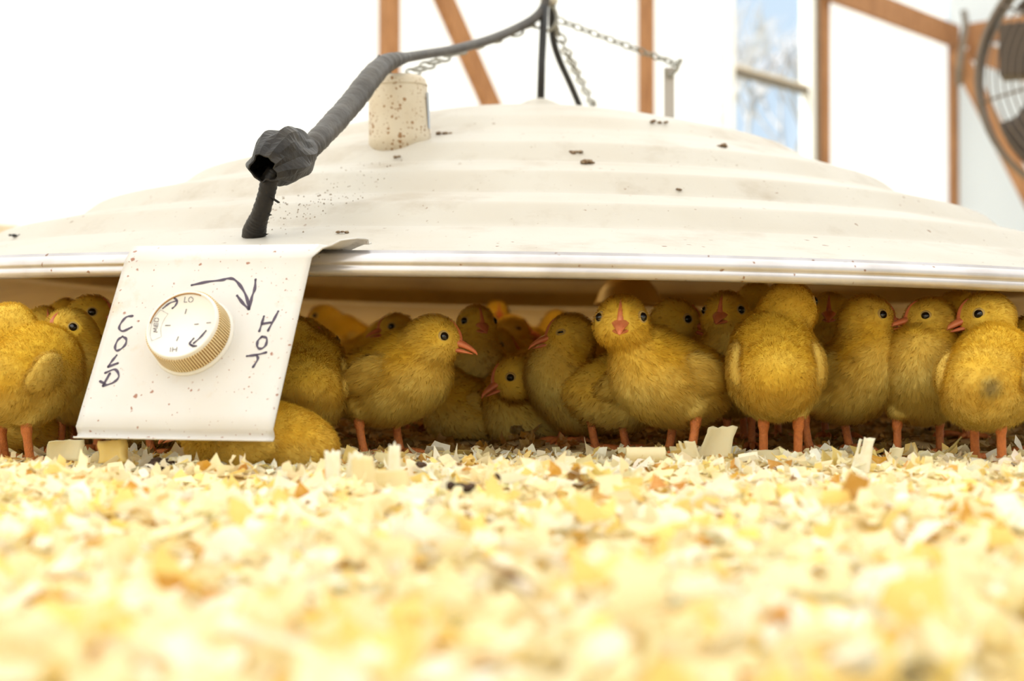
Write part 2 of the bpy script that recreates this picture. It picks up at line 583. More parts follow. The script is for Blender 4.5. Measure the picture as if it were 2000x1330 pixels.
# end wall timbers by the corner
s = MB()
s.bar(CORNER + Z * 2.30 + D2 * 0.10 - D1 * .05, CORNER + D2 * 3.0 + Z * 2.30 - D1 * .05, 0.045, 0.15, up=Z)
tag(s.build('timber_plate', M_WOOD, None, False, 0.003), 'brown timber plate rising from the corner stud, behind the top of the fan', 'beam')
s = MB()
s.bar(pw(1893, 93, True, .16), pw(2090, 172, True, .16), 0.14, 0.045, up=D1)
tag(s.build('timber_brace', M_WOOD, None, False, 0.003), 'short brown timber brace crossing behind the fan motor', 'brace')
s = MB()
s.bar(pw(1868, 100, True, .23), pw(2090, 540, True, .23), 0.11, 0.04, up=D1)
tag(s.build('timber_brace', M_WOOD, None, False, 0.003), 'long brown diagonal timber brace falling from the corner stud below the fan', 'brace')
s = MB()
s.bar(wpos(-2.4, 0.0, 0.255), wpos(-0.93, 0.0, 0.255), 0.03, 0.51, up=Z)
tag(s.build('base_board', M_BOARD, None, False, 0.003), 'pale board along the foot of the sheeting, at the left edge beyond the hood', 'board')

# window: white outer frame, aluminium sashes, two panes
win = tag(empty('window_1', wpos((W0 + W1) / 2, 0.03)), kind='structure')


def wbar(k0, z0, k1, z1, w, d, name, m, par=None, out=0.02):
    b = MB()
    b.bar(wpos(k0, out, z0) - np.array(win.location), wpos(k1, out, z1) - np.array(win.location), w, d, up=(NO if abs(z1 - z0) > 0.01 else Z))
    return b.build(name, m, par, False, 0.002)


zb = 1.665
wbar(W0 + 0.008, WZ0, W0 + 0.008, WZ1, 0.03, 0.07, 'frame_side', M_WINWHITE, win)
wbar(W1 - 0.012, WZ0, W1 - 0.012, WZ1, 0.075, 0.07, 'frame_side', M_WINWHITE, win)
wbar(W1 + 0.006, WZ0, W1 + 0.006, WZ1, 0.016, 0.04, 'frame_edge', M_WINMETAL, win, -0.01)
wbar(W0, WZ1, W1, WZ1, 0.07, 0.05, 'frame_head', M_WINWHITE, win)
wbar(W0, WZ0, W1, WZ0, 0.09, 0.05, 'frame_sill', M_WINWHITE, win)
wbar(W0, zb, W1 - 0.005, zb, 0.05, 0.035, 'meeting_rail', M_WINMETAL, win)
wbar(W0, zb + 0.026, W1 - 0.005, zb + 0.026, 0.04, 0.02, 'meeting_rail', M_BOARD, win)
for z0, z1, out in ((WZ0, zb, 0.05), (zb, WZ1, 0.03)):
    b = MB()
    lo = np.array(win.location)
    b.add([wpos(W0, out, z0) - lo, wpos(W1, out, z0) - lo, wpos(W1, out, z1) - lo, wpos(W0, out, z1) - lo], [(0, 1, 2, 3)])
    b.build('pane', M_GLASS, win, False)

# bare trees outside the window
def tree(base, h, seed):
    r = random.Random(seed)
    t = MB()

    def grow(p, d, L, rad, lev):
        q = p + d * L
        t.tube([p, (p + q) / 2 + np.array([r.uniform(-.04, .04) * L for _ in range(3)]), q], [rad, rad * .85, rad * .65], 5, caps=False)
        if lev == 0: return
        for _ in range(3 if lev > 1 else 4):
            nd = d + np.array([r.uniform(-.75, .75), r.uniform(-.75, .75), r.uniform(-.15, .55)])
            nd /= np.linalg.norm(nd)
            grow(p + d * L * r.uniform(.55, 1), nd, L * r.uniform(.6, .8), rad * .6, lev - 1)
    grow(np.array(base, float), np.array([0, 0, 1.0]), h * .3, h * .016, 5)
    return t.build('bare_tree', M_BARK)


for bx, by, h, sd, lab in ((5.3, 34, 13, 3, 'bare pale tree standing outside, in the left half of the window'),
                           (7.1, 37, 12, 8, 'bare pale tree standing outside, in the right half of the window')):
    tag(tree((bx, by, -0.03), h, sd), lab, 'tree', 'bare trees outside the window')

# ------------------------------------------------------------------ fan on its stand
FC = np.array([1.695, 3.95, 0.872])
fan = tag(empty('pedestal_fan', (FC[0], FC[1], 0)), 'round grey fan with a wire guard, cut by the right edge of the picture', 'fan')
fz = np.array([-0.42, -0.90, 0.05]); fz /= np.linalg.norm(fz)
MF = frame(FC - np.array(fan.location), fz, np.cross(Z, fz))
RG = 0.375


def fp(r, a, h):
    return MF[:3, :3] @ np.array([r * math.cos(a), r * math.sin(a), h]) + MF[:3, 3]


b = MB()
prof = [(RG - 0.008, -0.02), (RG + 0.010, -0.02), (RG + 0.012, 0.02), (RG + 0.010, 0.055), (RG - 0.004, 0.055), (RG - 0.006, 0.02), (RG - 0.008, -0.02)]
b.lathe(prof, 64, MF)
b.build('guard_ring', M_FAN, fan)
b = MB()
for r in np.arange(0.05, RG - 0.01, 0.021):
    b.tube([fp(r, 2 * PI * k / 48, 0.055 + 0.05 * math.sqrt(max(0, 1 - (r / RG) ** 2))) for k in range(48)], 0.0030, 4, closed=True)
tag(b.build('guard_wire', M_FAN, fan), kind='stuff')
for k in range(8):
    b = MB()
    a = 2 * PI * k / 8 + 0.2
    b.tube([fp(r, a, 0.052 + 0.05 * math.sqrt(max(0, 1 - (r / RG) ** 2))) for r in np.linspace(0.05, RG, 8)], 0.004, 5)
    b.build('guard_rib', M_FAN, fan)
for k in range(4):
    b = MB()
    a0 = 2 * PI * k / 4 + 0.62
    vs, fs = [], []
    for i in range(7):
        for j in range(7):
            r = 0.05 + (RG - 0.075) * i / 6
            wdt = 0.30 + 0.28 * math.sin(PI * min(1, i / 5))
            a = a0 + wdt * (j / 6 - 0.5) * 2.0
            h = -0.035 + 0.065 * (j / 6 - 0.5)
            vs.append(fp(r, a, h))
    for i in range(6):
        for j in range(6):
            fs.append((i * 7 + j, i * 7 + j + 1, (i + 1) * 7 + j + 1, (i + 1) * 7 + j))
    b.add(vs, fs)
    o = b.build('blade', M_FANDARK, fan)
    o.modifiers.new('s', 'SOLIDIFY').thickness = 0.002
b = MB()
b.lathe([(0.0, -0.30), (0.07, -0.295), (0.09, -0.27), (0.09, -0.12), (0.05, -0.10), (0.05, 0.02), (0.0, 0.03)], 24, MF)
b.build('motor', M_FANDARK, fan)
b = MB()
mb_c = MF[:3, 3] + np.array([-0.235, 0.0, 0.085]) + fz * -0.10
b.bar(mb_c - Z * .075, mb_c + Z * .075, 0.21, 0.10, up=fz)
b.build('motor_mount', M_FANDARK, fan, False, 0.006)
b = MB()
b.tube([MF[:3, 3] - fz * 0.2, np.array([-fz[0] * .2, -fz[1] * .2, 0.30]), np.array([-fz[0] * .2, -fz[1] * .2, 0.03])], 0.02, 10)
b.build('pole', M_FAN, fan)
b = MB()
b.lathe([(0.0, 0.045), (0.03, 0.045), (0.05, 0.03), (0.24, 0.02), (0.25, 0.0), (0.0, 0.0)], 32, frame((-fz[0] * .2, -fz[1] * .2, 0.0), (0, 0, 1)))
b.build('base', M_FAN, fan)

# grey strap hanging from the corner beam
b = MB()
sp = [P(1882, 20, 9.55), P(1886, 48, 9.55), P(1880, 85, 9.55), P(1874, 130, 9.55), P(1873, 165, 9.6)]
b.tube(spline(sp, 5), 0.022, 8)
tag(b.build('conduit', M_WINMETAL), 'thin grey conduit bending down the corner stud beside the fan', 'pipe')

# ------------------------------------------------------------------ brooder hood
HX, HY, HZ, TX, TY, HR = 0.0357, 1.9053, 0.1222, -0.016, -0.0082, 0.90
KN = [0, .154, .309, .463, .617, .746, .849, .9]
KZ = [.2687, .2656, .2273, .1583, .0988, .0495, .0235, .0125]
rr_ = np.linspace(0, HR, 181)
bz = np.interp(rr_, KN, KZ)
ker = np.ones(15) / 15
pad = np.concatenate([bz[7:0:-1], bz, 2 * bz[-1] - bz[-2:-9:-1]])
bz = np.convolve(pad, ker, 'valid')


def step(r):
    """The pressed rings: a gentle tread, then a steeper riser that ends in a crease."""
    out = 0.0
    for rc, a in ((0.25, .0), (0.365, .0026), (0.48, .0062), (0.60, .0070), (0.712, .0066)):
        if rc - 0.080 < r <= rc - 0.026: out += a * (r - rc + 0.080) / 0.054
        elif rc - 0.026 < r <= rc + 0.004: out += a * (1 - 1.9 * (r - rc + 0.026) / 0.030)
        elif rc + 0.004 < r < rc + 0.030: out += -0.9 * a * (1 - (r - rc - 0.004) / 0.026)
    return out


def hood_z(r):
    return np.interp(r, rr_, bz) + np.vectorize(step)(r)


hood = tag(empty('brooder_hood', (HX, HY, HZ)), 'wide cream metal brooder hood with pressed rings hanging low over the chicks', 'heater hood')


def hloc(r, a, dz=0.0):
    """Local point of the hood at radius r and angle a (a = -90 degrees faces the camera)."""
    x, y = r * math.cos(a), r * math.sin(a)
    return np.array([x, y, float(hood_z(r)) + TX * x + TY * y + dz])


NS = 240
prof_r = np.concatenate([np.linspace(0.002, 0.28, 20), np.linspace(0.285, 0.893, 150)])
pz = hood_z(prof_r)
TH = 0.003
A = np.linspace(0, 2 * PI, NS, endpoint=False)


def hood_shell(rs, zs):
    X = rs[:, None] * np.cos(A); Y = rs[:, None] * np.sin(A)
    return np.stack([X, Y, zs[:, None] + TX * X + TY * Y], -1).reshape(-1, 3)


def ring_quads(m, n, flip=False):
    i, k = np.meshgrid(np.arange(m - 1), np.arange(n), indexing='ij')
    i, k = i.ravel(), k.ravel()
    k2 = (k + 1) % n
    q = np.stack([i * n + k, i * n + k2, (i + 1) * n + k2, (i + 1) * n + k], 1)
    return q[:, ::-1] if flip else q


V = hood_shell(prof_r, pz)
Q = ring_quads(len(prof_r), NS, True)
link_mesh('dome', mesh_np('dome', V, Q), M_HOOD, hood)
V = hood_shell(prof_r, pz - TH)
link_mesh('dome_liner', mesh_np('dome_liner', V, ring_quads(len(prof_r), NS)), M_LINER, hood)
# rim: short flat flange, then a rolled bead
rp = [(0.8935, pz[-1] + 0.0006), (0.897, 0.0065), (0.8985, 0.0038), (0.9005, 0.0042), (0.9032, 0.0034), (0.9052, 0.0012), (0.906, -0.0022), (0.9055, -0.0040),
      (0.9040, -0.0050), (0.9052, -0.0062), (0.9056, -0.0090), (0.904, -0.0118), (0.901, -0.0128), (0.897, -0.0118), (0.8945, -0.008), (0.8938, -0.002), (0.8935, pz[-1] - TH)]
V = hood_shell(np.array([p[0] for p in rp]), np.array([p[1] + (.0125 if 0 < i < len(rp) - 1 else 0) for i, p in enumerate(rp)]))
link_mesh('rim', mesh_np('rim', V, ring_quads(len(rp), NS, True)), M_RIM, hood)
# apex cap
b = MB()
b.lathe([(0.062, -0.006), (0.062, 0.004), (0.050, 0.012), (0.030, 0.022), (0.012, 0.030), (0.0, 0.031)], 32, frame(hloc(0.001, 0), (0, 0, 1)))
b.build('apex_cap', M_HOOD, hood)
HL = np.array([HX, HY, HZ])

# three hanging brackets
br = {}
for nm, px, py, Yd, wd in (('right', 1307, 132, 2.05, 0.0150), ('left', 808, 150, 1.60, 0.0150), ('rear', 1162, 208, 2.34, 0.0150)):
    top = P(px, py, Yd)
    x, y = top[0] - HX, top[1] - HY
    r, a = math.hypot(x, y), math.atan2(y, x)
    foot = hloc(r, a, -0.002)
    tl = top - HL
    rad = np.array([math.cos(a), math.sin(a), 0])
    b = MB()
    b.bar(foot, tl, wd, 0.003, up=(0, 1, 0))
    b.bar(foot + rad * 0.02 + Z * (hloc(r + .02, a)[2] - hloc(r, a)[2] + 0.002), foot + Z * 0.002, wd, 0.003)
    b.build('hanging_bracket', M_BRACKET, hood, False, 0.0006)
    br[nm] = top

# thermostat housing (speckled canister) on the front left of the dome
cb = P(781, 268, 1.50) - HL
rc_, ac_ = math.hypot(cb[0], cb[1]), math.atan2(cb[1], cb[0])
cb = hloc(rc_, ac_, -0.002)
ct = P(784, 152, 1.50) - HL
ax = ct - cb
CH = np.linalg.norm(ax)
MC = frame(cb, ax + np.array([-0.004, -0.002, 0]))
b = MB()
b.lathe([(0.0, -0.012), (0.0328, -0.012), (0.0330, 0.004), (0.0318, CH * .5), (0.0306, CH * .88), (0.0296, CH * .95), (0.0265, CH), (0.018, CH + .0012), (0.0, CH + .0012)], 40, MC)
can = b.build('thermostat_housing', M_CAN, hood)
b = MB()
b.lathe([(0.0290, CH * .845), (0.0302, CH * .845), (0.0314, CH * .850), (0.0314, CH * .875), (0.0300, CH * .885)], 40, MC)
b.build('lid_band', M_CAN, can)
b = MB()
vs = []
for i in range(2):
    for j in range(11):
        a = math.radians(-20 + i * 12)
        vs.append(MC[:3, :3] @ np.array([0.0332 * math.cos(a), 0.0332 * math.sin(a), CH * (.18 + .56 * j / 10)]) + MC[:3, 3])
b.add(vs, [(j, j + 1, 12 + j, 11 + j) for j in range(10)])
b.build('blue_lettering', M_BLUE, can)
b = MB()
b.tube([MC[:3, :3] @ np.array(p) + MC[:3, 3] for p in ((-.006, -.004, CH - .002), (-.010, -.006, CH + .006), (-.010, -.010, CH + .014), (-.02, -.012, CH + .02))], 0.0035, 8)
b.build('wire_lead', M_BLACK, can)

# heater under the hood: round reflector dish and its glowing element
hd = P(1227, 588, 1.75) - HL
b = MB()
b.lathe([(0.0, 0.030), (0.016, 0.029), (0.028, 0.023), (0.036, 0.012), (0.040, 0.0), (0.042, -0.002), (0.042, -0.006), (0.039, -0.004), (0.034, 0.008), (0.026, 0.018), (0.0, 0.024)], 40, frame(hd, (0, 0, 1)))
dish = b.build('heater_dish', mat('dish_enamel', (0.50, 0.29, 0.05), 0.5), hood)
b = MB()
b.tube([hd + Z * 0.026, hd + Z * (float(hood_z(math.hypot(hd[0], hd[1]))) - hd[2] - 0.002)], 0.006, 10)
b.build('dish_stem', M_BRACKET, dish)
b = MB()
eb = np.array([-0.06, -0.02, 0.125])
b.lathe([(0.0, 0.075), (0.018, 0.074), (0.020, 0.045), (0.013, 0.040)], 20, frame(eb, (0, 0, 1)))
sock = b.build('lamp_socket', M_BRACKET, hood)
b = MB()
b.tube([eb + Z * 0.074, eb + Z * 0.13], 0.004, 8)
b.build('socket_stem', M_BRACKET, sock)
b = MB()
b.lathe([(0.0, 0.0), (0.014, 0.003), (0.022, 0.014), (0.023, 0.024), (0.016, 0.036), (0.011, 0.046)], 20, frame(eb, (0, 0, 1)))
b.build('heat_bulb', M_LAMP, hood)

# control plate hanging from the rim, with its knob
TDIR = np.array([math.cos(math.radians(16)), -math.sin(math.radians(16)), 0])
ODIR = np.array([-math.sin(math.radians(16)), -math.cos(math.radians(16)), 0])
P0 = P(428, 509, 1.0)
DN = ODIR * 0.063 + np.array([0, 0, -0.12])
PH = np.linalg.norm(DN); DN = DN / PH
PN = np.cross(TDIR, -DN)
if PN[1] > 0: PN = -PN


def on_plane(px, py, off=0.0):
    """World point of a pixel on the control plate's front plane, lifted by off along its normal."""
    d = ray(px, py)
    o = np.array([0, 0, HC])
    t = np.dot(P0 + PN * off - o, PN) / np.dot(d, PN)
    return o + d * t


def plate_uv(p):
    q = p - P0
    return np.dot(q, TDIR), np.dot(q, DN)


uL = 0.5 * (plate_uv(on_plane(241, 518))[0] + plate_uv(on_plane(150, 840))[0])
uR = 0.5 * (plate_uv(on_plane(612, 502))[0] + plate_uv(on_plane(529, 850))[0])
vB = plate_uv(on_plane(340, 836))[1]
nu, nv = 26, 34
vs, fs = [], []
# profile down the plate (distance along DN, offset along PN): rolls over the rim at the top, small return lip at the bottom
profl = [(0.0, 0.0)] + [(vB * i / 12.0, 0.0) for i in range(1, 12)] + [(vB, 0.0), (vB + .0012, -.0020), (vB + .0030, -.0042), (vB + .0050, -.0046), (vB + .0070, -.0034), (vB + .0082, -.0012), (vB + .0086, .0006)]
for i in range(nu + 1):
    u = uL + (uR - uL) * i / nu
    for (dv, dn) in profl:
        vs.append(P0 + TDIR * u + DN * dv + PN * dn - HL)
m = len(profl)
for i in range(nu):
    for j in range(m - 1):
        fs.append((i * m + j, i * m + j + 1, (i + 1) * m + j + 1, (i + 1) * m + j))
# the saddle: from the plate's top back over the rim on to the dome, carried on past the plate's right edge
top_n = []
nback = 9
ext = [0.0] * (nu + 1) + [0.004, 0.008, 0.011, 0.014, 0.018, 0.022]
us = [uL + (uR - uL) * i / nu for i in range(nu + 1)] + [uR + e for e in ext[nu + 1:]]
b0 = len(vs)
for i, u in enumerate(us):
    pt = P0 + TDIR * u
    over = max(0.0, u - uR)
    for j in range(nback + 1):
        f_ = j / nback
        wave = 0.0
        start = 0.0
        if over > 0:
            # right-hand flap: front edge recedes to a corner on the dome; it dips just past the plate
            start = min(0.8, over / 0.022 * 0.85)
            wave = -0.0035 * math.sin(PI * min(1, over / 0.011)) * (1 - f_)
        g_ = start + (1 - start) * f_
        lift_ = 0.007 * min(1, over / 0.018)
        q = pt - ODIR * (0.056 * g_)
        x, y = q[0] - HX, q[1] - HY
        r = math.hypot(x, y)
        zz = HZ + (float(hood_z(min(r, .893))) if r < .893 else 0.0172) + TX * x + TY * y + 0.0022
        zt = P0[2] + 0.0005
        k_ = min(1, g_ / 0.20)
        k_ = k_ * k_ * (3 - 2 * k_)
        z_ = max(zt * (1 - k_) + zz * k_, zz if r < .905 else zt) + wave * (1 if over < .012 else .3) + lift_
        vs.append(np.array([q[0], q[1], z_]) - HL)
mb = nback + 1
for i in range(len(us) - 1):
    for j in range(nback):
        fs.append((b0 + i * mb + j, b0 + i * mb + j + 1, b0 + (i + 1) * mb + j + 1, b0 + (i + 1) * mb + j))
# weld plate top to the saddle's front edge
for i in range(nu):
    fs.append((i * m, (i + 1) * m, b0 + (i + 1) * mb, b0 + i * mb))
b = MB(); b.add(vs, fs)
plate = b.build('control_plate', M_PLATE, hood)
sm = plate.modifiers.new('s', 'SOLIDIFY'); sm.thickness = 0.0011; sm.offset = -1.0


def stroke_mesh(mb_, pts, w, off, n=5):
    """A marker stroke: a flat ribbon with round ends drawn through pixels of the plate plane."""
    ps = [on_plane(x, y, off) for x, y in pts]
    if len(ps) > 2: ps = spline(ps, n)
    ps = [np.array(p) for p in ps]
    L, R_ = [], []
    for i, p in enumerate(ps):
        t = ps[min(i + 1, len(ps) - 1)] - ps[max(i - 1, 0)]
        t /= np.linalg.norm(t) + 1e-9
        s_ = np.cross(t, PN)
        ww = w * (0.9 + 0.25 * math.sin(i * 0.9 + len(ps)))
        L.append(p + s_ * ww / 2 - HL); R_.append(p - s_ * ww / 2 - HL)
    k = len(ps)
    mb_.add(L + R_, [(i, i + 1, k + i + 1, k + i) for i in range(k - 1)])
    for p in (ps[0], ps[-1]):
        ring = [p - HL + (TDIR * math.cos(a) + DN * math.sin(a)) * w * 0.46 for a in np.linspace(0, 2 * PI, 9)[:-1]]
        mb_.add(ring, [tuple(range(8))])


def c7(pts): return [(120 + x / 2.77, 460 + y / 2.77) for x, y in pts]
def c1(pts): return [(230 + x / 5.54, 520 + y / 5.54) for x, y in pts]


INK = {
    'letter_cold': [[(385, 435), (352, 440), (324, 470), (312, 500), (332, 517), (380, 495)], [(330, 546), (350, 560), (345, 590), (320, 614), (297, 622), (290, 600), (305, 565), (330, 546)],
                    [(298, 648), (272, 680), (252, 710)], [(252, 710), (305, 690)], [(236, 743), (290, 724), (310, 762), (280, 795), (224, 814)], [(262, 745), (224, 812)], [(208, 788), (236, 802)]],
    'letter_hot': [[(1095, 437), (1083, 478), (1070, 518)], [(1172, 410), (1145, 462), (1117, 515)], [(1085, 478), (1132, 470)],
                   [(1085, 546), (1110, 556), (1105, 592), (1080, 612), (1060, 602), (1062, 570), (1085, 546)], [(1003, 652), (1055, 645), (1108, 632)], [(1056, 648), (1062, 668), (1036, 712)]],
    'arrow': [[(705, 268), (790, 250), (870, 240), (900, 232), (935, 238), (970, 275), (1000, 330), (1015, 395)], [(950, 325), (985, 370), (1015, 398)], [(1050, 238), (1045, 290), (1030, 332), (1015, 398)]],
}
for nm, sts in INK.items():
    b = MB()
    for st in sts: stroke_mesh(b, c7(st), 0.0021 if nm == 'arrow' else 0.0018, 0.0013)
    b.build('marker_arrow' if nm == 'arrow' else 'marker_lettering', M_INK, plate)

# knob
KB = on_plane(379, 660)
MK = frame(KB - HL, PN, TDIR)
b = MB()
b.lathe([(0.0, 0.0), (0.0296, 0.0), (0.0300, 0.0012), (0.0294, 0.0030), (0.0276, 0.0034), (0.0262, 0.0185), (0.0256, 0.0200), (0.0247, 0.0203), (0.0240, 0.0196), (0.0236, 0.0188), (0.0, 0.0186)], 96, MK)
knob = b.build('control_knob', M_KNOB, plate)
b = MB(); bd = MB()
NR = 90
for k in range(NR):
    a0 = 2 * PI * k / NR
    for (mbx, aa, bb_, r_add) in ((b, 0.0, 0.58, 0.00075), (bd, 0.58, 1.0, 0.00012)):
        a_, e_ = a0 + 2 * PI / NR * aa, a0 + 2 * PI / NR * bb_
        vs = []
        for (rr, hh) in ((0.0277, 0.0036), (0.0265, 0.0175)):
            for q in (a_, e_):
                vs.append(MK[:3, :3] @ np.array([(rr + r_add) * math.cos(q), (rr + r_add) * math.sin(q), hh]) + MK[:3, 3])
        inner = []
        for (rr, hh) in ((0.0277, 0.0036), (0.0265, 0.0175)):
            for q in (a_, e_):
                inner.append(MK[:3, :3] @ np.array([(rr - .0004) * math.cos(q), (rr - .0004) * math.sin(q), hh]) + MK[:3, 3])
        mbx.add(vs + inner, [(0, 1, 3, 2), (0, 2, 6, 4), (1, 5, 7, 3), (2, 3, 7, 6), (0, 4, 5, 1)])
tag(b.build('grip_ribs', M_KNOBSIDE, knob, False), kind='stuff')
tag(bd.build('groove_dirt', M_KNOBDIRT, knob, False), kind='stuff')
b = MB()
arc = [MK[:3, :3] @ np.array([0.0240 * math.cos(a), 0.0240 * math.sin(a), 0.0194]) + MK[:3, 3] for a in np.linspace(math.radians(68), math.radians(178), 20)]
b.tube(arc, 0.00055, 5)
b.build('rim_dirt', M_KNOBDIRT, knob)
DIAL = {
    ('dial_arrow', 0.0014): [[(488, 455), (560, 400), (640, 372)], [(603, 312), (612, 345), (645, 372), (622, 425), (590, 455)]],
    ('dial_arrow', 0.00141): [[(952, 698), (890, 770), (820, 832)], [(820, 780), (778, 832), (800, 860), (850, 862)], [(790, 850), (830, 865)]],
    ('dial_lettering', 0.00058): [[(728, 332), (718, 388)], [(718, 388), (748, 388)], [(792, 332), (815, 355), (800, 384), (775, 385), (765, 362), (780, 336), (792, 332)],
                                  [(428, 712), (388, 706)], [(388, 706), (418, 690)], [(418, 690), (386, 672)], [(386, 672), (430, 666)], [(431, 652), (392, 646)], [(392, 646), (396, 612)], [(412, 648), (415, 614)], [(431, 652), (434, 616)],
                                  [(436, 600), (396, 594)], [(396, 594), (402, 570), (425, 560), (442, 574), (436, 600)],
                                  [(572, 880), (568, 922)], [(596, 878), (590, 922)], [(594, 900), (634, 896)], [(640, 875), (632, 920)]],
    ('dial_mark', 0.0007): [[(742, 465), (728, 512)], [(515, 640), (568, 638)], [(830, 628), (872, 624)], [(962, 612), (1005, 608)], [(655, 762), (637, 805)]],
    ('dial_box', 0.00022): [[(465, 470), (505, 493), (543, 515)], [(543, 515), (500, 580), (466, 670), (472, 760)], [(472, 760), (420, 785), (368, 805)], [(368, 805), (352, 740), (365, 640), (408, 540), (465, 470)]],
}
for (nm, w), sts in DIAL.items():
    b = MB()
    for st in sts: stroke_mesh(b, c1(st), w, 0.0190)
    b.build(nm, M_INK if nm == 'dial_arrow' else M_PRINT, knob)

# ------------------------------------------------------------------ cables, rods and chains above the hood
HUB = P(1072, 40, 1.95)
cab = tag(empty('power_cable', P(1068, -20, 1.95)), 'thick grey cable wrapped in black tape running from the hanger to the control plate', 'cable')
CO = np.array(cab.location)


def cpath(rows, n=8):
    """Pixel, depth and radius rows to a smooth path and its radii."""
    q = spline([np.append(P(x, y, Y), r) for x, y, Y, r in rows], n)
    return [p[:3] - CO for p in q], [p[3] for p in q]


b = MB()
pts, rad = cpath([(1068, -30, 1.95, .0062), (1065, 5, 1.94, .0062), (1048, 32, 1.92, .0064), (1010, 55, 1.87, .0062), (955, 78, 1.78, .0060), (885, 97, 1.66, .0055), (830, 106, 1.57, .0052), (785, 114, 1.50, .0056), (760, 121, 1.45, .0070)])
b.tube(pts, rad, 12)
b.build('bare_cable', M_CABLE, cab)
b = MB()
pts, rad = cpath([(795, 112, 1.50, .0050), (770, 118, 1.46, .0080), (748, 128, 1.43, .0098), (722, 155, 1.38, .0108), (690, 197, 1.33, .0108), (652, 240, 1.27, .0104), (618, 276, 1.22, .0096), (600, 295, 1.20, .0088), (585, 305, 1.18, .0080)], 14)
rad = [r * (1 + 0.10 * ((i * 0.31 + 0.2 * math.sin(i)) % 1.0) - 0.04) for i, r in enumerate(rad)]
b.tube(pts, rad, 18)
b.build('tape_wrap', M_CABLE, cab)
# taped knot: a lumpy sleeve with sharp folds
knot_rows = [(598, 287, 1.195, .0092), (588, 296, 1.180, .0140), (572, 303, 1.165, .0185), (553, 306, 1.150, .0215), (537, 312, 1.138, .0205), (522, 322, 1.125, .0150), (514, 330, 1.118, .0115)]
pts, rad = cpath(knot_rows, 3)
vs, fs = [], []
n = 20
for i, p in enumerate(pts):
    t = pts[min(i + 1, len(pts) - 1)] - pts[max(i - 1, 0)]
    t = t / np.linalg.norm(t)
    u = np.array([0, 0, 1.0]); u -= t * np.dot(u, t); u /= np.linalg.norm(u)
    w = np.cross(t, u)
    for k in range(n):
        a = 2 * PI * k / n
        fold = 0.10 * math.cos(5 * a + i * 0.30) + 0.10 * abs(math.sin(4 * a - i * 0.4 + 1)) + 0.06 * math.cos(9 * a + 1.7 + i * 0.2) + 0.08 * math.cos(3 * a + 0.6)
        vs.append(p + (u * math.cos(a) + w * math.sin(a)) * rad[i] * (0.96 + fold))
for i in range(len(pts) - 1):
    for k in range(n):
        fs.append((i * n + k, i * n + (k + 1) % n, (i + 1) * n + (k + 1) % n, (i + 1) * n + k))
b = MB(); b.add(vs, fs)
kn_o = b.build('tape_knot', M_TAPE, cab, False)
sm = kn_o.modifiers.new('s', 'SOLIDIFY'); sm.thickness = 0.0012
b = MB()
pts, rad = cpath([(538, 332, 1.135, .0062), (527, 352, 1.136, .0070), (519, 385, 1.142, .0070), (508, 420, 1.150, .0074), (501, 438, 1.155, .0084), (497, 452, 1.160, .0094), (494, 464, 1.170, .0090)], 12)
rad = [r * (1 + 0.10 * ((i * 0.29) % 1.0) - 0.04) for i, r in enumerate(rad)]
b.tube(pts, rad, 16)
b.build('tape_tail', M_TAPE, cab)
b = MB()
for (x0, y0, x1, y1, Yk) in ((536, 383, 545, 396, 1.140), (521, 417, 529, 420, 1.148), (512, 452, 521, 458, 1.158)):
    a_, e_ = P(x0 - 10, y0, Yk - .004) - CO, P(x1, y1, Yk) - CO
    b.bar(a_, e_, 0.004, 0.0008)
b.build('loose_tape_end', M_TAPE, cab, False)

b = MB()
rodb = hloc(0.001, 0, 0.030) + HL
b.tube([P(1064, 12, 1.93), P(1061, 60, 1.92), P(1058, 120, 1.91), (P(1056, 196, 1.905))], [.0052, .0052, .0050, .0052], 12)
tag(b.build('gas_hose', M_BLACK), 'straight black hose dropping from the hanger to the cap on the hood top', 'hose')
b = MB()
b.tube(spline([P(1079, 8, 1.97), P(1078, 45, 1.98), P(1081, 80, 2.0), P(1093, 118, 2.02), P(1112, 160, 2.06), P(1130, 202, 2.10), P(1142, 232, 2.13)], 6), .0048, 12)
tag(b.build('black_cord', M_BLACK), 'black cord curving down to the right behind the hood top', 'cord')
# hanger: wire eye, tape collar and the line up to the roof
hg = tag(empty('hanging_hook', HUB), 'metal hook and taped line at the top centre that carries the chains', 'hook')
b = MB()
b.tube([(0, 0, 0.022), (0, 0, 0.10), (0, 0, 2.55)], [.006, .005, .004], 8)
b.build('hanging_line', M_BRACKET, hg)
b = MB()
b.tube([(0.0, 0, 0.024), (0, 0, 0.040)], .012, 14)
b.build('collar', mat('cord_wrap', (0.62, 0.58, 0.50), 0.8), hg)
b = MB()
b.tube([np.array([0.011 * math.cos(a), 0.004 * math.sin(a * 2), 0.004 + 0.018 * math.sin(a)]) for a in np.linspace(0, 2 * PI, 20, endpoint=False)], .0024, 8, closed=True)
b.build('ring', M_CHAIN, hg)

lm = MB()
lm.tube([np.array([0.0105 * math.cos(a) * (1 if abs(math.cos(a)) < .8 else 1), 0.0062 * math.sin(a), 0.0]) for a in np.linspace(0, 2 * PI, 18, endpoint=False)], .00155, 7, closed=True)
proto = lm.build('link', M_CHAIN)
LINK_ME = proto.data
bpy.data.objects.remove(proto)


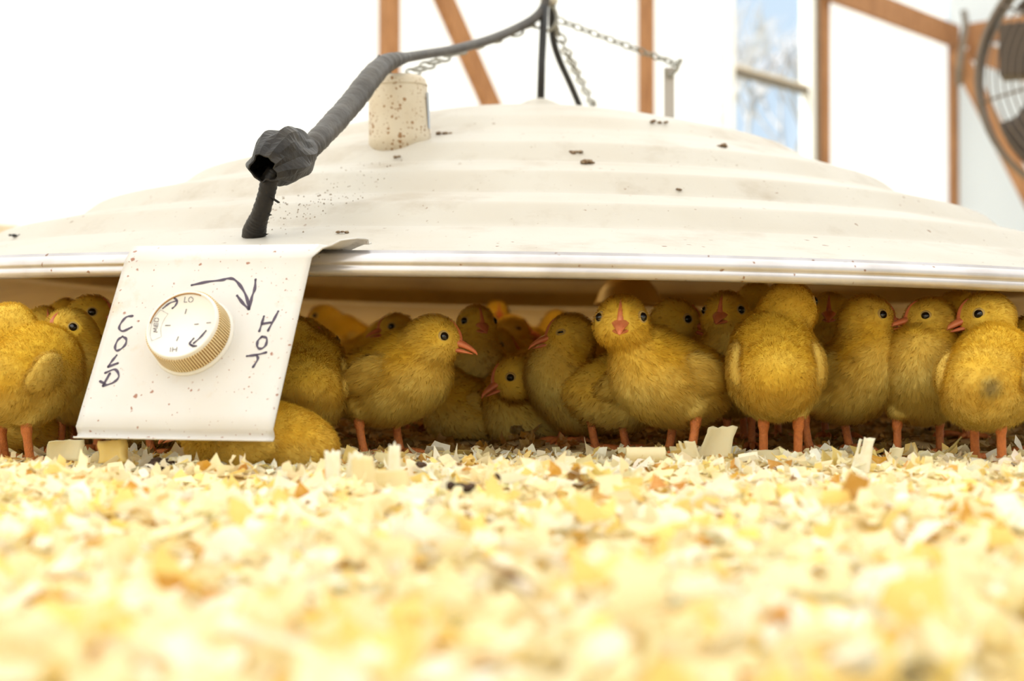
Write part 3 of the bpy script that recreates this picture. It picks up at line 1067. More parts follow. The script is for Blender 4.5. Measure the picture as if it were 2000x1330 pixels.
def chain(name, lab, pts, n):
    root = tag(empty(name, pts[0]), lab, 'chain', 'hanging chains of the hood')
    path = spline(pts, 40)
    d = np.concatenate([[0], np.cumsum([np.linalg.norm(path[i + 1] - path[i]) for i in range(len(path) - 1)])])
    path = np.array(path)
    tot = d[-1]
    L = tot / n
    for i in range(n):
        s0 = (i + 0.5) * L
        c = np.array([np.interp(s0, d, path[:, k]) for k in range(3)])
        e = np.array([np.interp(min(s0 + .01, tot), d, path[:, k]) for k in range(3)])
        f_ = np.array([np.interp(max(s0 - .01, 0), d, path[:, k]) for k in range(3)])
        t = e - f_
        M_ = frame(c - pts[0], np.array([0.0, -1.0, 0.25]) if i % 2 == 0 else np.array([0.2, 0.35, 1.0]), t)
        M_[:3, 0] = t / np.linalg.norm(t)
        z_ = M_[:3, 2] - M_[:3, 0] * np.dot(M_[:3, 2], M_[:3, 0]); z_ /= np.linalg.norm(z_)
        M_[:3, 2] = z_; M_[:3, 1] = np.cross(z_, M_[:3, 0])
        o = bpy.data.objects.new('link', LINK_ME)
        COL.objects.link(o)
        o.parent = root
        sc_ = L / 0.0178
        mm = Matrix(M_.tolist()) @ Matrix.Diagonal((sc_, min(sc_, 1.15), 1, 1))
        o.matrix_local = mm


chain('hanging_chain', 'zinc chain running right from the hook to the tall flat bracket', [P(1088, 38, 1.95), P(1180, 73, 1.98), P(1260, 103, 2.01), P(1320, 126, 2.05), P(1312, 138, 2.05)], 17)
chain('hanging_chain', 'zinc chain slung under the grey cable from hook to round housing', [P(1064, 42, 1.94), P(985, 70, 1.87), P(900, 98, 1.76), P(840, 125, 1.67), P(800, 144, 1.60)], 15)
chain('hanging_chain', 'zinc chain falling steeply beside the black cord to the rear of the hood', [P(1085, 50, 1.96), P(1105, 98, 2.04), P(1130, 150, 2.18), P(1158, 205, 2.32), P(1166, 214, 2.34)], 15)
b = MB()
b.tube(spline([P(1301, 138, 2.045), P(1308, 150, 2.045), P(1318, 140, 2.045), P(1331, 118, 2.045), P(1324, 119, 2.05)], 6), .0022, 7)
tag(b.build('chain_hook', M_CHAIN), 'bent wire hook joining the right-hand chain to its flat bracket', 'hook')


# ------------------------------------------------------------------ debris on the dome
def clump(name, c, r, seed, m, sq=0.6):
    rg_ = np.random.default_rng(seed)
    bm = bmesh.new()
    for k in range(rg_.integers(4, 7)):
        o = rg_.normal(size=3) * r * np.array([0.75, 0.6, 0.12])
        bmesh.ops.create_icosphere(bm, subdivisions=2, radius=r * rg_.uniform(.35, .6), matrix=Matrix.Translation(o))
    for v in bm.verts:
        v.co += Vector(rg_.normal(size=3) * r * .06)
        v.co.z *= sq
    me_ = bpy.data.meshes.new(name)
    bm.to_mesh(me_); bm.free()
    o = link_mesh(name, me_, m)
    o.location = c
    return o


def on_dome(px, py, up=0.0):
    """March the pixel's ray to the hood's top surface."""
    d = ray(px, py)
    for Y in np.arange(0.99, 2.2, 0.002):
        p = np.array([0, 0, HC]) + d * (Y / d[1])
        x, y = p[0] - HX, p[1] - HY
        r = math.hypot(x, y)
        if r < .89 and p[2] <= HZ + float(hood_z(r)) + TX * x + TY * y:
            return p + Z * up
    return p


for px, py, r, sd, lab in ((1145, 319, .0085, 1, 'largest brown crumb of dried droppings on the hood, right of centre'),
                           (1124, 299, .0060, 2, 'dark brown crumb on the hood just above the largest one'),
                           (1277, 240, .0055, 3, 'small brown crumb high on the hood, left of the window'),
                           (1409, 287, .0050, 4, 'small brown crumb on the hood below the window'),
                           (866, 262, .0060, 5, 'flat tan flake on the hood beside the round housing'),
                           (770, 309, .0040, 6, 'small tan crumb on the hood below the round housing'),
                           (1328, 372, .0030, 7, 'tiny dark crumb on the middle ring of the hood'),
                           (669, 456, .0034, 8, 'small reddish crumb above the flap of the control plate'),
                           (30, 463, .0050, 9, 'small black lump standing in for a hole at the far left end of the hood')):  # last one: black lump added in place of a dark hole
    tag(clump('crumb_and_hole_lump' if sd not in (5,) else 'dry_flake', on_dome(px, py, 0.001), r, sd, M_DUNG if sd != 9 else M_BLACK), lab, 'crumb', 'crumbs on the hood')
b = MB()
grit_rng = np.random.default_rng(5)
vs_all = 0
for k in range(230):
    px = grit_rng.normal(610, 70); py = 395 + (610 - px) * 0.42 + grit_rng.normal(0, 17)
    if not (470 < px < 800 and 300 < py < 470): continue
    p = on_dome(px, py, 0.0002)
    s_ = grit_rng.uniform(.0004, .0013)
    e = np.array([[1, 0, 0], [-.6, .8, 0], [-.5, -.8, 0], [0, 0, .9]]) * s_ * grit_rng.uniform(.6, 1.3, (4, 3))
    b.add(p + e, [(0, 1, 2), (0, 1, 3), (1, 2, 3), (2, 0, 3)])
tag(b.build('sawdust_grit', M_DUNG, None, False), 'scatter of fine brown grit on the hood right of the taped cable', 'grit', None, 'stuff')

# ------------------------------------------------------------------ chicks
def ell(p, c, r, R=None):
    q = p - c
    if R is not None: q = q @ R
    q0 = q / r
    k0 = np.sqrt((q0 * q0).sum(-1)) + 1e-9
    k1 = np.sqrt(((q0 / r) ** 2).sum(-1)) + 1e-9
    return k0 * (k0 - 1) / k1


def cap(p, a, b, ra, rb):
    a, b = np.asarray(a, float), np.asarray(b, float)
    ab = b - a
    t = np.clip(((p - a) @ ab) / max(ab @ ab, 1e-12), 0, 1)
    return np.sqrt(((p - a - t[..., None] * ab) ** 2).sum(-1)) - (ra + (rb - ra) * t)


def smin(a, b, k):
    h = np.clip(0.5 + 0.5 * (b - a) / k, 0, 1)
    return b + (a - b) * h - k * h * (1 - h)


def rot(yaw, pitch):
    """Columns: forward, left, up after yaw about z and nose-up pitch."""
    cy, sy, cp_, sp_ = math.cos(yaw), math.sin(yaw), math.cos(pitch), math.sin(pitch)
    f = np.array([cy * cp_, sy * cp_, sp_])
    l = np.array([-sy, cy, 0])
    u = np.cross(f, l)
    return np.stack([f, l, u], 1)


def surface_nets(fn, lo, hi, h):
    n = np.ceil((hi - lo) / h).astype(int) + 1
    ax_ = [lo[i] + h * np.arange(n[i]) for i in range(3)]
    G = np.stack(np.meshgrid(*ax_, indexing='ij'), -1)
    Fv = fn(G.reshape(-1, 3)).reshape(n)
    S = Fv < 0
    nc = n - 1
    acc = np.zeros((*nc, 3)); cnt = np.zeros(nc)
    cor = [(i, j, k) for i in (0, 1) for j in (0, 1) for k in (0, 1)]
    sl = lambda c: tuple(slice(c[d], c[d] + nc[d]) for d in range(3))
    for c in cor:
        for d in range(3):
            if c[d] == 1: continue
            e = list(c); e[d] = 1
            fa, fb = Fv[sl(c)], Fv[sl(e)]
            cr = (fa < 0) != (fb < 0)
            t = np.where(cr, fa / np.where(cr, fa - fb, 1), 0)
            pos = np.zeros((*nc, 3)); pos[...] = c
            pos[..., d] += t
            acc += pos * cr[..., None]; cnt += cr
    act = cnt > 0
    idx = -np.ones(nc, int); idx[act] = np.arange(act.sum())
    base = np.stack(np.meshgrid(*[np.arange(k) for k in nc], indexing='ij'), -1)
    V = lo + h * (base[act] + acc[act] / cnt[act][:, None])
    quads = []
    for d in range(3):
        u, v = (d + 1) % 3, (d + 2) % 3
        a = [slice(0, n[i]) for i in range(3)]; b2 = list(a)
        a[d] = slice(0, n[d] - 1); b2[d] = slice(1, n[d])
        for ax2 in (u, v):
            a[ax2] = slice(1, n[ax2] - 1); b2[ax2] = slice(1, n[ax2] - 1)
        sa, sb = S[tuple(a)], S[tuple(b2)]
        I = np.argwhere(sa != sb)
        if not len(I): continue
        fl = sa[sa != sb]
        I[:, u] += 1; I[:, v] += 1
        def cid(du, dv):
            J = I.copy(); J[:, u] -= du; J[:, v] -= dv
            return idx[J[:, 0], J[:, 1], J[:, 2]]
        qd = np.stack([cid(1, 1), cid(0, 1), cid(0, 0), cid(1, 0)], 1)
        qd[~fl] = qd[~fl][:, ::-1]
        quads.append(qd)
    Q = np.concatenate(quads)
    return V, Q[(Q >= 0).all(1)]


def grad(fn, p, e=4e-4):
    g_ = np.stack([fn(p + np.eye(3)[i] * e) - fn(p - np.eye(3)[i] * e) for i in range(3)], -1)
    return g_ / (np.linalg.norm(g_, axis=1, keepdims=True) + 1e-12)


def strands(name, V, Q, N, count, length_fn, flow_fn, keep_fn, col_fn, parent, r, width=0.00034, lift=0.55):
    """Down: thin tapering blades with the surface's own normals, so that they shade like the body."""
    a, b2, c, d = (V[Q[:, i]] for i in range(4))
    area = 0.5 * np.linalg.norm(np.cross(c - a, d - b2), axis=1)
    f = r.choice(len(Q), count, p=area / area.sum())
    u, v = r.random(count), r.random(count)
    w4 = np.stack([(1 - u) * (1 - v), u * (1 - v), u * v, (1 - u) * v], 1)
    p = (V[Q[f]] * w4[..., None]).sum(1)
    nn = (N[Q[f]] * w4[..., None]).sum(1)
    nn /= np.linalg.norm(nn, axis=1, keepdims=True)
    k = keep_fn(p)
    p, nn = p[k], nn[k]
    m = len(p)
    L = length_fn(p) * r.uniform(.6, 1.25, m)
    fl = flow_fn(p)
    fl = fl - nn * (fl * nn).sum(1, keepdims=True)
    fl /= np.linalg.norm(fl, axis=1, keepdims=True) + 1e-9
    # tufts: neighbours lean the same way
    ph = np.sin(p[:, 0] * 520 + 3 * np.sin(p[:, 2] * 410)) + np.sin(p[:, 1] * 480 + p[:, 2] * 530)
    side = np.cross(nn, fl)
    fl = fl + side * (0.22 * ph[:, None] + r.normal(0, .28, (m, 1)))
    lift = lift + r.normal(0, .14, (m, 1))
    d1 = nn * (lift + .25) + fl * .75
    d1 /= np.linalg.norm(d1, axis=1, keepdims=True)
    d2 = nn * (lift - .12) + fl
    d2 /= np.linalg.norm(d2, axis=1, keepdims=True)
    m1 = p + d1 * (L * .5)[:, None]
    tip = m1 + d2 * (L * .55)[:, None]
    ws = np.cross(d1, nn + r.normal(0, .6, (m, 3)))
    ws /= np.linalg.norm(ws, axis=1, keepdims=True) + 1e-9
    hw = width / 2
    base = p - nn * .0006
    VV = np.stack([base - ws * hw, base + ws * hw, m1 - ws * hw * .8, m1 + ws * hw * .8, tip], 1).reshape(-1, 3)
    o5 = np.arange(m) * 5
    qs = np.stack([o5, o5 + 1, o5 + 3, o5 + 2], 1)
    ts = np.stack([o5 + 2, o5 + 3, o5 + 4], 1)
    me_ = mesh_np(name, VV, qs, ts)
    cc = col_fn(p) * r.normal(1, .05, (m, 1))
    C5 = np.repeat(cc[:, None, :], 5, 1)
    C5[:, :2] *= 0.95
    C5[:, 4] *= 1.06
    vcol(me_, np.clip(C5, 0, 1).reshape(-1, 3))
    o = link_mesh(name, me_, M_DOWN, parent)
    nv_ = nn + 0.45 * d2 + r.normal(0, .06, (m, 3))
    nv_ /= np.linalg.norm(nv_, axis=1, keepdims=True)
    N5 = np.repeat(nv_, 5, 0)
    me_.normals_split_custom_set_from_vertices(N5.tolist())
    return o


PALE = np.array([0.91, 0.71, 0.22]); YEL = np.array([0.86, 0.52, 0.045]); OLIVE = np.array([0.79, 0.54, 0.055])
chick_n = 0


def chick(label, body, Y, yaw, head, dY=0.0, hyaw=None, hpitch=0.0, pitch=18, s=1.0, feet=None, lod=1, closed=False, sit=False, legs=True, tint=0.0, z0=None, smudge=None):
    """One chick. body and head give the photo's pixel of their centres, Y the depth; headings in degrees (0 right, 90 away, 270 to the camera)."""
    global chick_n
    chick_n += 1
    r = np.random.default_rng(100 + chick_n)
    yawr = math.radians(yaw)
    hyaw = yaw if hyaw is None else hyaw
    wb = P(body[0], body[1], Y)
    gz = float(bed_h(np.array(wb[0]), np.array(wb[1]))) if z0 is None else z0
    root = tag(empty('chick', (wb[0], wb[1], gz), yawr, s), label, 'chick', 'chicks crowding under the brooder hood')
    Rz = np.array([[math.cos(yawr), -math.sin(yawr), 0], [math.sin(yawr), math.cos(yawr), 0], [0, 0, 1]])
    loc = lambda w: (Rz.T @ (np.asarray(w) - np.array([wb[0], wb[1], gz]))) / s
    B = loc(wb)
    H = loc(P(head[0], head[1], Y + dY))
    RB_ = rot(0, math.radians(pitch))
    RH = rot(math.radians(hyaw - yaw), math.radians(hpitch))
    fwd = RB_[:, 0]
    prims = []
    chest = B + fwd * .019 + np.array([0, 0, .003])
    fwh = rot(0, math.radians(pitch * .45))[:, 0]
    rump = B - fwh * .026 + np.array([0, 0, .001])
    tail = B - fwh * .041 + np.array([0, 0, .006])
    HB = H - RH[:, 0] * .004 + np.array([0, 0, -.006])
    LG = []
    if legs and not sit:
        for sgn, ft in zip((1, -1), feet or (None, None)):
            if ft is None:
                fl_ = np.array([.004, sgn * .015, 0.0])
            else:
                fw = P(ft[0], 0, Y + ft[1])
                fl_ = loc(np.array([(ft[0] - 1000) / F * (Y + ft[1]) / CP, Y + ft[1], gz]))
                fl_[2] = 0
            LG.append(fl_)
    elif sit:
        LG = []

    def fn(p):
        d = ell(p, B, np.array([.0375, .0292, .0300]), RB_)
        d = smin(d, ell(p, chest, np.array([.0265, .0262, .0280]), RB_), .012)
        d = smin(d, ell(p, rump, np.array([.021, .0222, .0218]), RB_), .012)
        d = smin(d, ell(p, tail, np.array([.0105, .0095, .0085]), RB_), .012)
        d = smin(d, cap(p, chest + np.array([0, 0, .006]), HB, .0175, .0130), .013)
        d = smin(d, ell(p, H, np.array([.0198, .0170, .0176]), RH), .007)
        for sg in (1, -1):
            ck = H + RH @ np.array([.004, sg * .0075, -.0045])
            d = smin(d, np.sqrt(((p - ck) ** 2).sum(-1)) - .0098, .006)
        if sit:
            d = smin(d, ell(p, np.array([B[0], B[1], .016]), np.array([.038, .034, .018])), .014)
        for i_, fl_ in enumerate(LG):
            hip = B + np.array([-.004, (1 if fl_[1] > 0 else -1) * .012, -.012])
            kn_ = fl_ + np.array([-.004, 0, .036])
            d = smin(d, cap(p, hip, kn_, .0150, .0058), .010)
        d = d + .0005 * (np.sin(p[..., 0] * 330 + 1) * np.sin(p[..., 1] * 310) * np.sin(p[..., 2] * 350 + 2))
        return d

    allp = np.array([B, chest, rump, tail, H] + [l + np.array([0, 0, .028]) for l in LG])
    lo, hi = allp.min(0) - .042, allp.max(0) + .042
    lo[2] = max(lo[2], .001 if sit else .008)
    h = (.0024, .0030, .0040)[lod]
    V, Q = surface_nets(fn, lo, hi, h)
    for _ in range(2):
        V = V - fn(V)[:, None] * grad(fn, V)
    N = grad(fn, V)

    def shade(p):
        """Own colour of the down: paler chest, rump and wings, deeper yellow on neck and back."""
        q = (p - B) @ RB_
        low = np.clip((.012 - q[:, 2]) / .035, 0, 1)
        pale = np.clip(low * .9 + .25 * np.clip(-q[:, 0] / .05, 0, 1), 0, 1)
        hd_ = np.clip(1 - np.linalg.norm(p - H, axis=1) / .03, 0, 1)
        pale = np.clip(pale * (1 - hd_) + .45 * hd_ + .12 * np.sin(p[:, 0] * 160 + chick_n) * np.sin(p[:, 2] * 190), 0, 1)[:, None]
        c = PALE * pale + YEL * (1 - pale)
        back = np.clip((q[:, 2] - .012) / .02, 0, 1)[:, None] * (1 - hd_[:, None])
        c = c * (1 - .35 * back) + OLIVE * .35 * back
        if smudge is not None:
            o_ = loc((0, 0, HC)); e_ = loc(P(smudge[0], smudge[1], 1.0)) - o_; e_ /= np.linalg.norm(e_)
            w_ = p - o_; t_ = w_ @ e_
            dd = np.linalg.norm(w_ - t_[:, None] * e_, axis=1)
            near = t_ < np.dot(B - o_, e_)
            k_ = (np.clip(1.3 - dd / smudge[2], 0, 1) * near * .7)[:, None]
            c = c * (1 - k_) + np.array([.22, .19, .12]) * k_
        return c * (1 + tint)

    me_ = mesh_np('body', V, Q)
    vcol(me_, np.clip(shade(V) * .86, 0, 1))
    bo = link_mesh('body', me_, M_SKIN, root)

    def hit(dirh):
        """March from the head's centre to the body surface along a head-frame direction."""
        d = RH @ np.array(dirh, float); d /= np.linalg.norm(d)
        t = 0.0
        q = H.copy()
        for t in np.arange(.008, .03, .0002):
            q = H + d * t
            if fn(q[None])[0] > 0: break
        return q, d

    # beak
    bo_, bd_ = hit((1, 0, -.16))
    MBK = np.eye(4); MBK[:3, :3] = RH @ rot(0, math.radians(-9)); MBK[:3, 3] = bo_ - RH[:, 0] * .0035
    gape = 0.0004
    for nm, st in (('upper_beak', [(-.004, .0062, .0060, .0), (.002, .0060, .0058, -.0002), (.0065, .0050, .0046, -.0004), (.0115, .0033, .0027, -.0010), (.0155, .0016, .0004, -.0022), (.0172, .0005, -.0016, -.0030)]),
                   ('lower_beak', [(-.004, .0062, -.0006, -.0046), (.002, .0058, -.0008, -.0044), (.0065, .0044, -.0012, -.0040), (.0110, .0026, -.0018, -.0034), (.0142, .0007, -.0026, -.0031)])):
        vs, fs = [], []
        n_ = 10
        for (x, w, tp, bt) in st:
            for k in range(n_):
                a = 2 * PI * k / n_
                cz, hz = (tp + bt) / 2, (tp - bt) / 2
                sx = w * math.cos(a) * (1.0 - 0.25 * max(0, math.sin(a)) if nm == 'upper_beak' else 1.0)
                vs.append(MBK[:3, :3] @ np.array([x, sx, cz + hz * math.sin(a)]) + MBK[:3, 3])
        for i in range(len(st) - 1):
            for k in range(n_):
                fs.append((i * n_ + k, i * n_ + (k + 1) % n_, (i + 1) * n_ + (k + 1) % n_, (i + 1) * n_ + k))
        fs.append(tuple(range((len(st) - 1) * n_, len(st) * n_)))
        b = MB(); b.add(vs, fs)
        b.build(nm, M_BEAK, root)
    # comb: the narrow red wedge from the beak up the forehead
    vs, fs = [], []
    cm = []
    for i, el in enumerate(np.linspace(0, 52, 7)):
        w = (.0026 * (1 - i / 6.5) + .0003)
        for y in (-1, -.4, .4, 1):
            q, d = hit((math.cos(math.radians(el)), y * w / .018, math.sin(math.radians(el))))
            vs.append(q + d * (.0006 + (.0011 * (1 - i / 6) + .0003) * (1 - abs(y)) - (.0016 if abs(y) == 1 else 0)))
        cm.append(q)
    for i in range(6):
        for k in range(3):
            fs.append((i * 4 + k, i * 4 + k + 1, (i + 1) * 4 + k + 1, (i + 1) * 4 + k))
    b = MB(); b.add(vs, fs)
    b.build('comb', M_BEAK, root)
    # eyes
    eyes = []
    for sg in (1, -1):
        q, d = hit((.60, sg * .80, .17))
        eyes.append(q)
        b = MB()
        ME = frame(q - d * .0012, d, RH[:, 0])
        if closed:
            b.lathe([(0.0, .0024), (.0018, .0021), (.0032, .0010), (.0036, -.0005)], 14, ME @ np.diag([1, .36, 1, 1]))
            eo = b.build('eye', M_EYE, root)
            b = MB()
            b.lathe([(.0026, .0012), (.0036, .0020), (.0046, .0010)], 14, ME @ np.diag([1, .62, 1, 1]))
        else:
            b.lathe([(0.0, .0032), (.0016, .0029), (.0027, .0020), (.0034, .0004), (.0034, -.001)], 16, ME)
            eo = b.build('eye', M_EYE, root)
            b = MB()
            b.lathe([(.0030, .0008), (.0034, .0015), (.0041, .0010), (.0046, .0)], 16, ME)
        b.build('eyelid', M_LID, eo)
    # legs
    for i_, fl_ in enumerate(LG):
        b = MB()
        kn_ = fl_ + np.array([-.0045, 0, .040])
        mid = fl_ + np.array([-.0045, 0, .018])
        b.tube(spline([kn_, fl_ + np.array([-.006, 0, .031]), mid, fl_ + np.array([-.002, 0, .006]), fl_ + np.array([0, 0, .003])], 4), [.0052] * 2 + [.0048] * 2 + [.0040] * 3 + [.0031] * 5 + [.0033, .0036, .0040, .0040, .0036], 10)
        for ta, tl in ((-36, .019), (0, .022), (36, .019), (178, .010)):
            a = math.radians(ta)
            dr = np.array([math.cos(a), math.sin(a), 0])
            o_ = fl_ + np.array([0, 0, .0035])
            b.tube([o_, o_ + dr * tl * .35 + Z * .0012, o_ + dr * tl * .72 + Z * .0002, o_ + dr * tl * .92 - Z * .0006, o_ + dr * tl * 1.12 - Z * .0022], [.0030, .0025, .0023, .0015, .0004], 8)
        b.build('leg', M_LEG, root)

    eyes = np.array(eyes)
    bk0 = bo_ + RH[:, 0] * .001
    cm = np.array(cm)

    def keep(p):
        k = (np.linalg.norm(p[:, None] - eyes[None], axis=2).min(1) > .0052) & (np.linalg.norm(p - bk0, axis=1) > .0070)
        k &= np.linalg.norm(p[:, None] - cm[None, :5], axis=2).min(1) > .0022
        return k

    def length(p):
        dh = np.linalg.norm(p - H, axis=1)
        t = np.clip((dh - .016) / .018, 0, 1)
        low = np.clip((B[2] + .002 - p[:, 2]) / .025, 0, 1)
        L = .0030 + t * (.0016 + .0016 * low)
        if LG:
            lk = np.min([np.linalg.norm(p - (l + np.array([-.004, 0, .038])), axis=1) for l in LG], 0)
            L = np.where(lk < .012, .0034, L)
        return L

    def flow(p):
        q = (p - B) @ RB_
        f = np.tile(-fwd * .9 + np.array([0, 0, -.55]), (len(p), 1))
        dh = np.linalg.norm(p - H, axis=1)
        hd_ = np.clip(1.6 - dh / .022, 0, 1)[:, None]
        f = f * (1 - hd_) + hd_ * (-RH[:, 0] + np.array([0, 0, -.25]))
        return f

    cnt = (34000, 12000, 3500)[lod]
    wdt = (.00022, .00038, .0008)[lod]
    tag(strands('down', V, Q, N, cnt, length, flow, keep, shade, root, r, wdt), kind='stuff')

    # wings: flattened lobes on the flanks with their own down
    for sg in (1, -1):
        wd_ = RB_ @ np.array([0, sg * 1.0, 0])
        wc = B + RB_ @ np.array([.000, 0, .005])
        for t_ in np.arange(.018, .045, .0004):
            if fn((wc + wd_ * t_)[None])[0] > -.0046: break
        wc = wc + wd_ * t_
        RW = rot(sg * math.radians(-10), math.radians(pitch - 14))
        tip_ = wc + RW @ np.array([-.015, -sg * .0030, -.004])

        def wf(p):
            d = ell(p, wc, np.array([.0215, .0062, .0150]), RW)
            return smin(d, ell(p, tip_, np.array([.0130, .0038, .0075]), RW), .008)
        lo, hi = np.minimum(wc, tip_) - .028, np.maximum(wc, tip_) + .028
        Vw, Qw = surface_nets(wf, lo, hi, (.0026, .0034, .0050)[lod])
        for _ in range(2):
            Vw = Vw - wf(Vw)[:, None] * grad(wf, Vw)
        Nw = grad(wf, Vw)
        wcol = lambda p: np.tile((PALE * .5 + YEL * .5) * .96 * (1 + tint), (len(p), 1))
        mw = mesh_np('wing', Vw, Qw)
        vcol(mw, np.clip(wcol(Vw) * .86, 0, 1))
        wo = link_mesh('wing', mw, M_SKIN, root)
        tag(strands('wing_down', Vw, Qw, Nw, (5000, 2000, 600)[lod], lambda p: np.full(len(p), .0056), lambda p: np.tile(RW @ np.array([-1, 0, -.35]), (len(p), 1)),
                    lambda p: np.ones(len(p), bool), wcol, wo, r, wdt, .32), kind='stuff')
    return root


# front row
chick('chick in profile facing right beside the control plate, beak closed, chest fluffed', (765, 745), 1.10, 342, (846, 664), -.022, 352, -4, 20, 1.06, [(787, .015), (716, -.012)], 0)
chick('chick at the centre looking straight at the camera with its body turned left', (1312, 745), 1.09, 207, (1214, 628), -.030, 263, -2, 14, 1.10, [(1345, -.018), (1302, .022)], 0)
chick('chick seen from behind with two bright orange legs, head tucked under the rim', (1513, 722), 1.065, 84, (1540, 600), .022, 42, 6, 34, 1.10, [(1490, .0), (1557, -.004)], 0)
chick('chick facing right whose beak touches the beak of its neighbour', (1668, 738), 1.13, 316, (1692, 624), -.012, 350, 0, 30, 1.07, [(1662, .012), (1584, -.006)], 0)
chick('chick facing left whose beak touches the beak of its neighbour', (1797, 742), 1.115, 255, (1818, 628), -.006, 187, 4, 34, 1.04, [(1835, .02), (1752, -.006)], 0)
chick('plump chick at the right seen from behind with a grey smudge, looking back left', (1933, 745), 1.035, 62, (1926, 620), .058, 183, -6, 16, 1.08, [(1905, .03), (1957, -.006)], 0, smudge=(1936, 757, .007))
chick('chick half cut off by the right edge of the picture', (2050, 720), 1.12, 100, (2062, 610), .02, 60, 0, 30, 1.05, None, 1)
# left of the plate
chick('pale chick seen from behind at the left edge, one orange leg showing', (52, 742), 1.05, 66, (22, 640), .026, 118, 0, 22, 1.04, [(64, -.012), (15, .01)], 0)
chick('chick facing the camera just left of the control plate, red beak', (156, 745), 1.13, 262, (136, 648), -.02, 242, 0, 32, 1.03, None, 0)
chick('chick with half-shut eyes behind the left pale chick', (84, 745), 1.20, 290, (88, 640), -.01, 297, 0, 34, 1.0, None, 1, True)
chick('chick with a tall head behind the upper left corner of the control plate', (170, 730), 1.23, 330, (178, 618), -.01, 342, 0, 34, 1.04, None, 1)
chick('chick of which only the crown shows between two heads at the left', (128, 720), 1.38, 80, (130, 618), .0, 90, 0, 30, 1.0, None, 2)
chick('chick resting low at the far left behind the one-legged chick', (0, 850), 1.13, 200, (-60, 800), .0, 200, 0, 8, 1.0, None, 1, sit=True)
chick('pale fluffy chick resting on the shavings below the control plate', (505, 880), 1.005, 162, (400, 826), .035, 175, -10, 6, 1.12, None, 0, sit=True, tint=.10)
chick('chick standing behind the control plate with one orange leg showing below it', (330, 790), 1.14, 10, (395, 700), .0, 10, 0, 20, 1.0, [(302, -.02), (350, .02)], 2)
chick('chick seen from behind between the control plate and the profile chick', (598, 752), 1.10, 98, (560, 660), .02, 130, 0, 22, 1.10, None, 0)
chick('dark chick peering down between the plate and the profile chick', (570, 730), 1.24, 345, (592, 664), -.01, 328, -18, 20, 1.05, None, 1)
chick('small distant chick looking left against the bright inside of the hood', (690, 676), 2.05, 178, (633, 622), -.01, 184, 0, 26, 1.12, None, 2)
chick('distant chick whose head shows just above the back of the profile chick', (800, 720), 1.50, 196, (774, 644), -.02, 205, 0, 24, 1.0, None, 2)
# centre
chick('upright dark chick facing the camera behind the profile chick', (926, 745), 1.34, 277, (930, 634), -.012, 288, 0, 44, 1.02, None, 1)
chick('chick crouching in the dark with its wing towards the camera', (925, 806), 1.30, 188, (868, 750), .0, 190, 0, 12, .98, None, 1, sit=True)
chick('chick lying in the dark at the centre with its head bowed left', (1034, 796), 1.29, 226, (1006, 738), -.055, 206, -14, 8, 1.08, None, 1, sit=True)
chick('golden lit chick deep inside with closed eyes, beak to the right', (1048, 700), 1.80, 200, (1000, 645), -.02, 348, -6, 18, 1.08, None, 1, True)
chick('chick with its bowed head edged in gold light, beak to the lower right', (975, 732), 1.56, 300, (972, 672), -.02, 332, -26, 22, 1.0, None, 1)
chick('golden chick lying behind the bowed one, only its back showing', (1058, 728), 1.52, 20, (1112, 690), .0, 20, 0, 12, 1.0, None, 2, sit=True)
chick('distant chick facing away with a dark rounded crown, left of the sleepy chick', (1085, 680), 2.1, 95, (1086, 630), .0, 110, 0, 26, 1.1, None, 2)
chick('distant chick peeping out above the golden one', (972, 672), 2.15, 280, (970, 612), -.02, 282, 0, 30, 1.08, None, 2)
chick('sleepy chick facing left with half-closed eyes, left of the centre one', (1118, 765), 1.22, 212, (1115, 655), -.014, 188, -4, 46, 1.04, [(1132, .0), (1092, .01)], 0, True)
chick('dark chick behind the centre one, its head showing over that back', (1222, 760), 1.20, 8, (1318, 628), .035, 350, -8, 18, 1.10, [(1168, -.01), (1228, -.015)], 1)
chick('chick with a red beak facing the camera, right of the centre one', (1436, 730), 1.20, 262, (1418, 614), -.024, 248, 0, 36, 1.06, [(1468, .0), (1420, .01)], 0)
chick('chick of which only the yellow crown shows left of the back-turned chick', (1485, 690), 1.32, 70, (1478, 590), .0, 70, 0, 32, 1.06, None, 2)
chick('dark chick facing the camera between the back-turned chick and the touching pair', (1628, 730), 1.26, 268, (1620, 612), -.02, 256, 0, 36, 1.03, [(1650, .0), (1612, .01)], 1)
chick('dark chick in the shade above and behind the two touching beaks', (1858, 720), 1.30, 30, (1872, 606), .0, 20, 0, 30, 1.02, None, 2)
# back of the crowd
for (bx, by, Yc, yw, lb) in ((715, 705, 1.75, 20, 'distant chick behind the back of the profile chick, right of the small one looking left'), (870, 705, 1.85, 160, 'distant chick half hidden behind the head of the profile chick'),
    (1182, 700, 1.70, 60, 'chick deep in the shade in the gap between the sleepy chick and the centre one'), (1372, 690, 1.60, 120, 'chick deep in the shade behind the back of the centre one')):
    chick(lb, (bx, by), Yc, yw, (bx + 67 / Yc * math.cos(math.radians(yw)), by - 93 / Yc), .0, yw, 0, 24, 1.0, None, 2)

# ------------------------------------------------------------------ wood shavings
CREAM = np.array([0.94, 0.84, 0.55]); WHITE = np.array([0.95, 0.91, 0.76]); GOLD = np.array([0.91, 0.70, 0.25]); AMBER = np.array([0.66, 0.35, 0.07]); BROWN = np.array([0.30, 0.13, 0.04])


def flake_cols(r, n):
    u = r.random(n)
    c = np.where((u < .52)[:, None], CREAM, np.where((u < .79)[:, None], WHITE, np.where((u < .945)[:, None], GOLD, np.where((u < .993)[:, None], AMBER, BROWN))))
    return np.clip(c * r.normal(1, .06, (n, 1)) + r.normal(0, .015, (n, 3)), .01, .97)


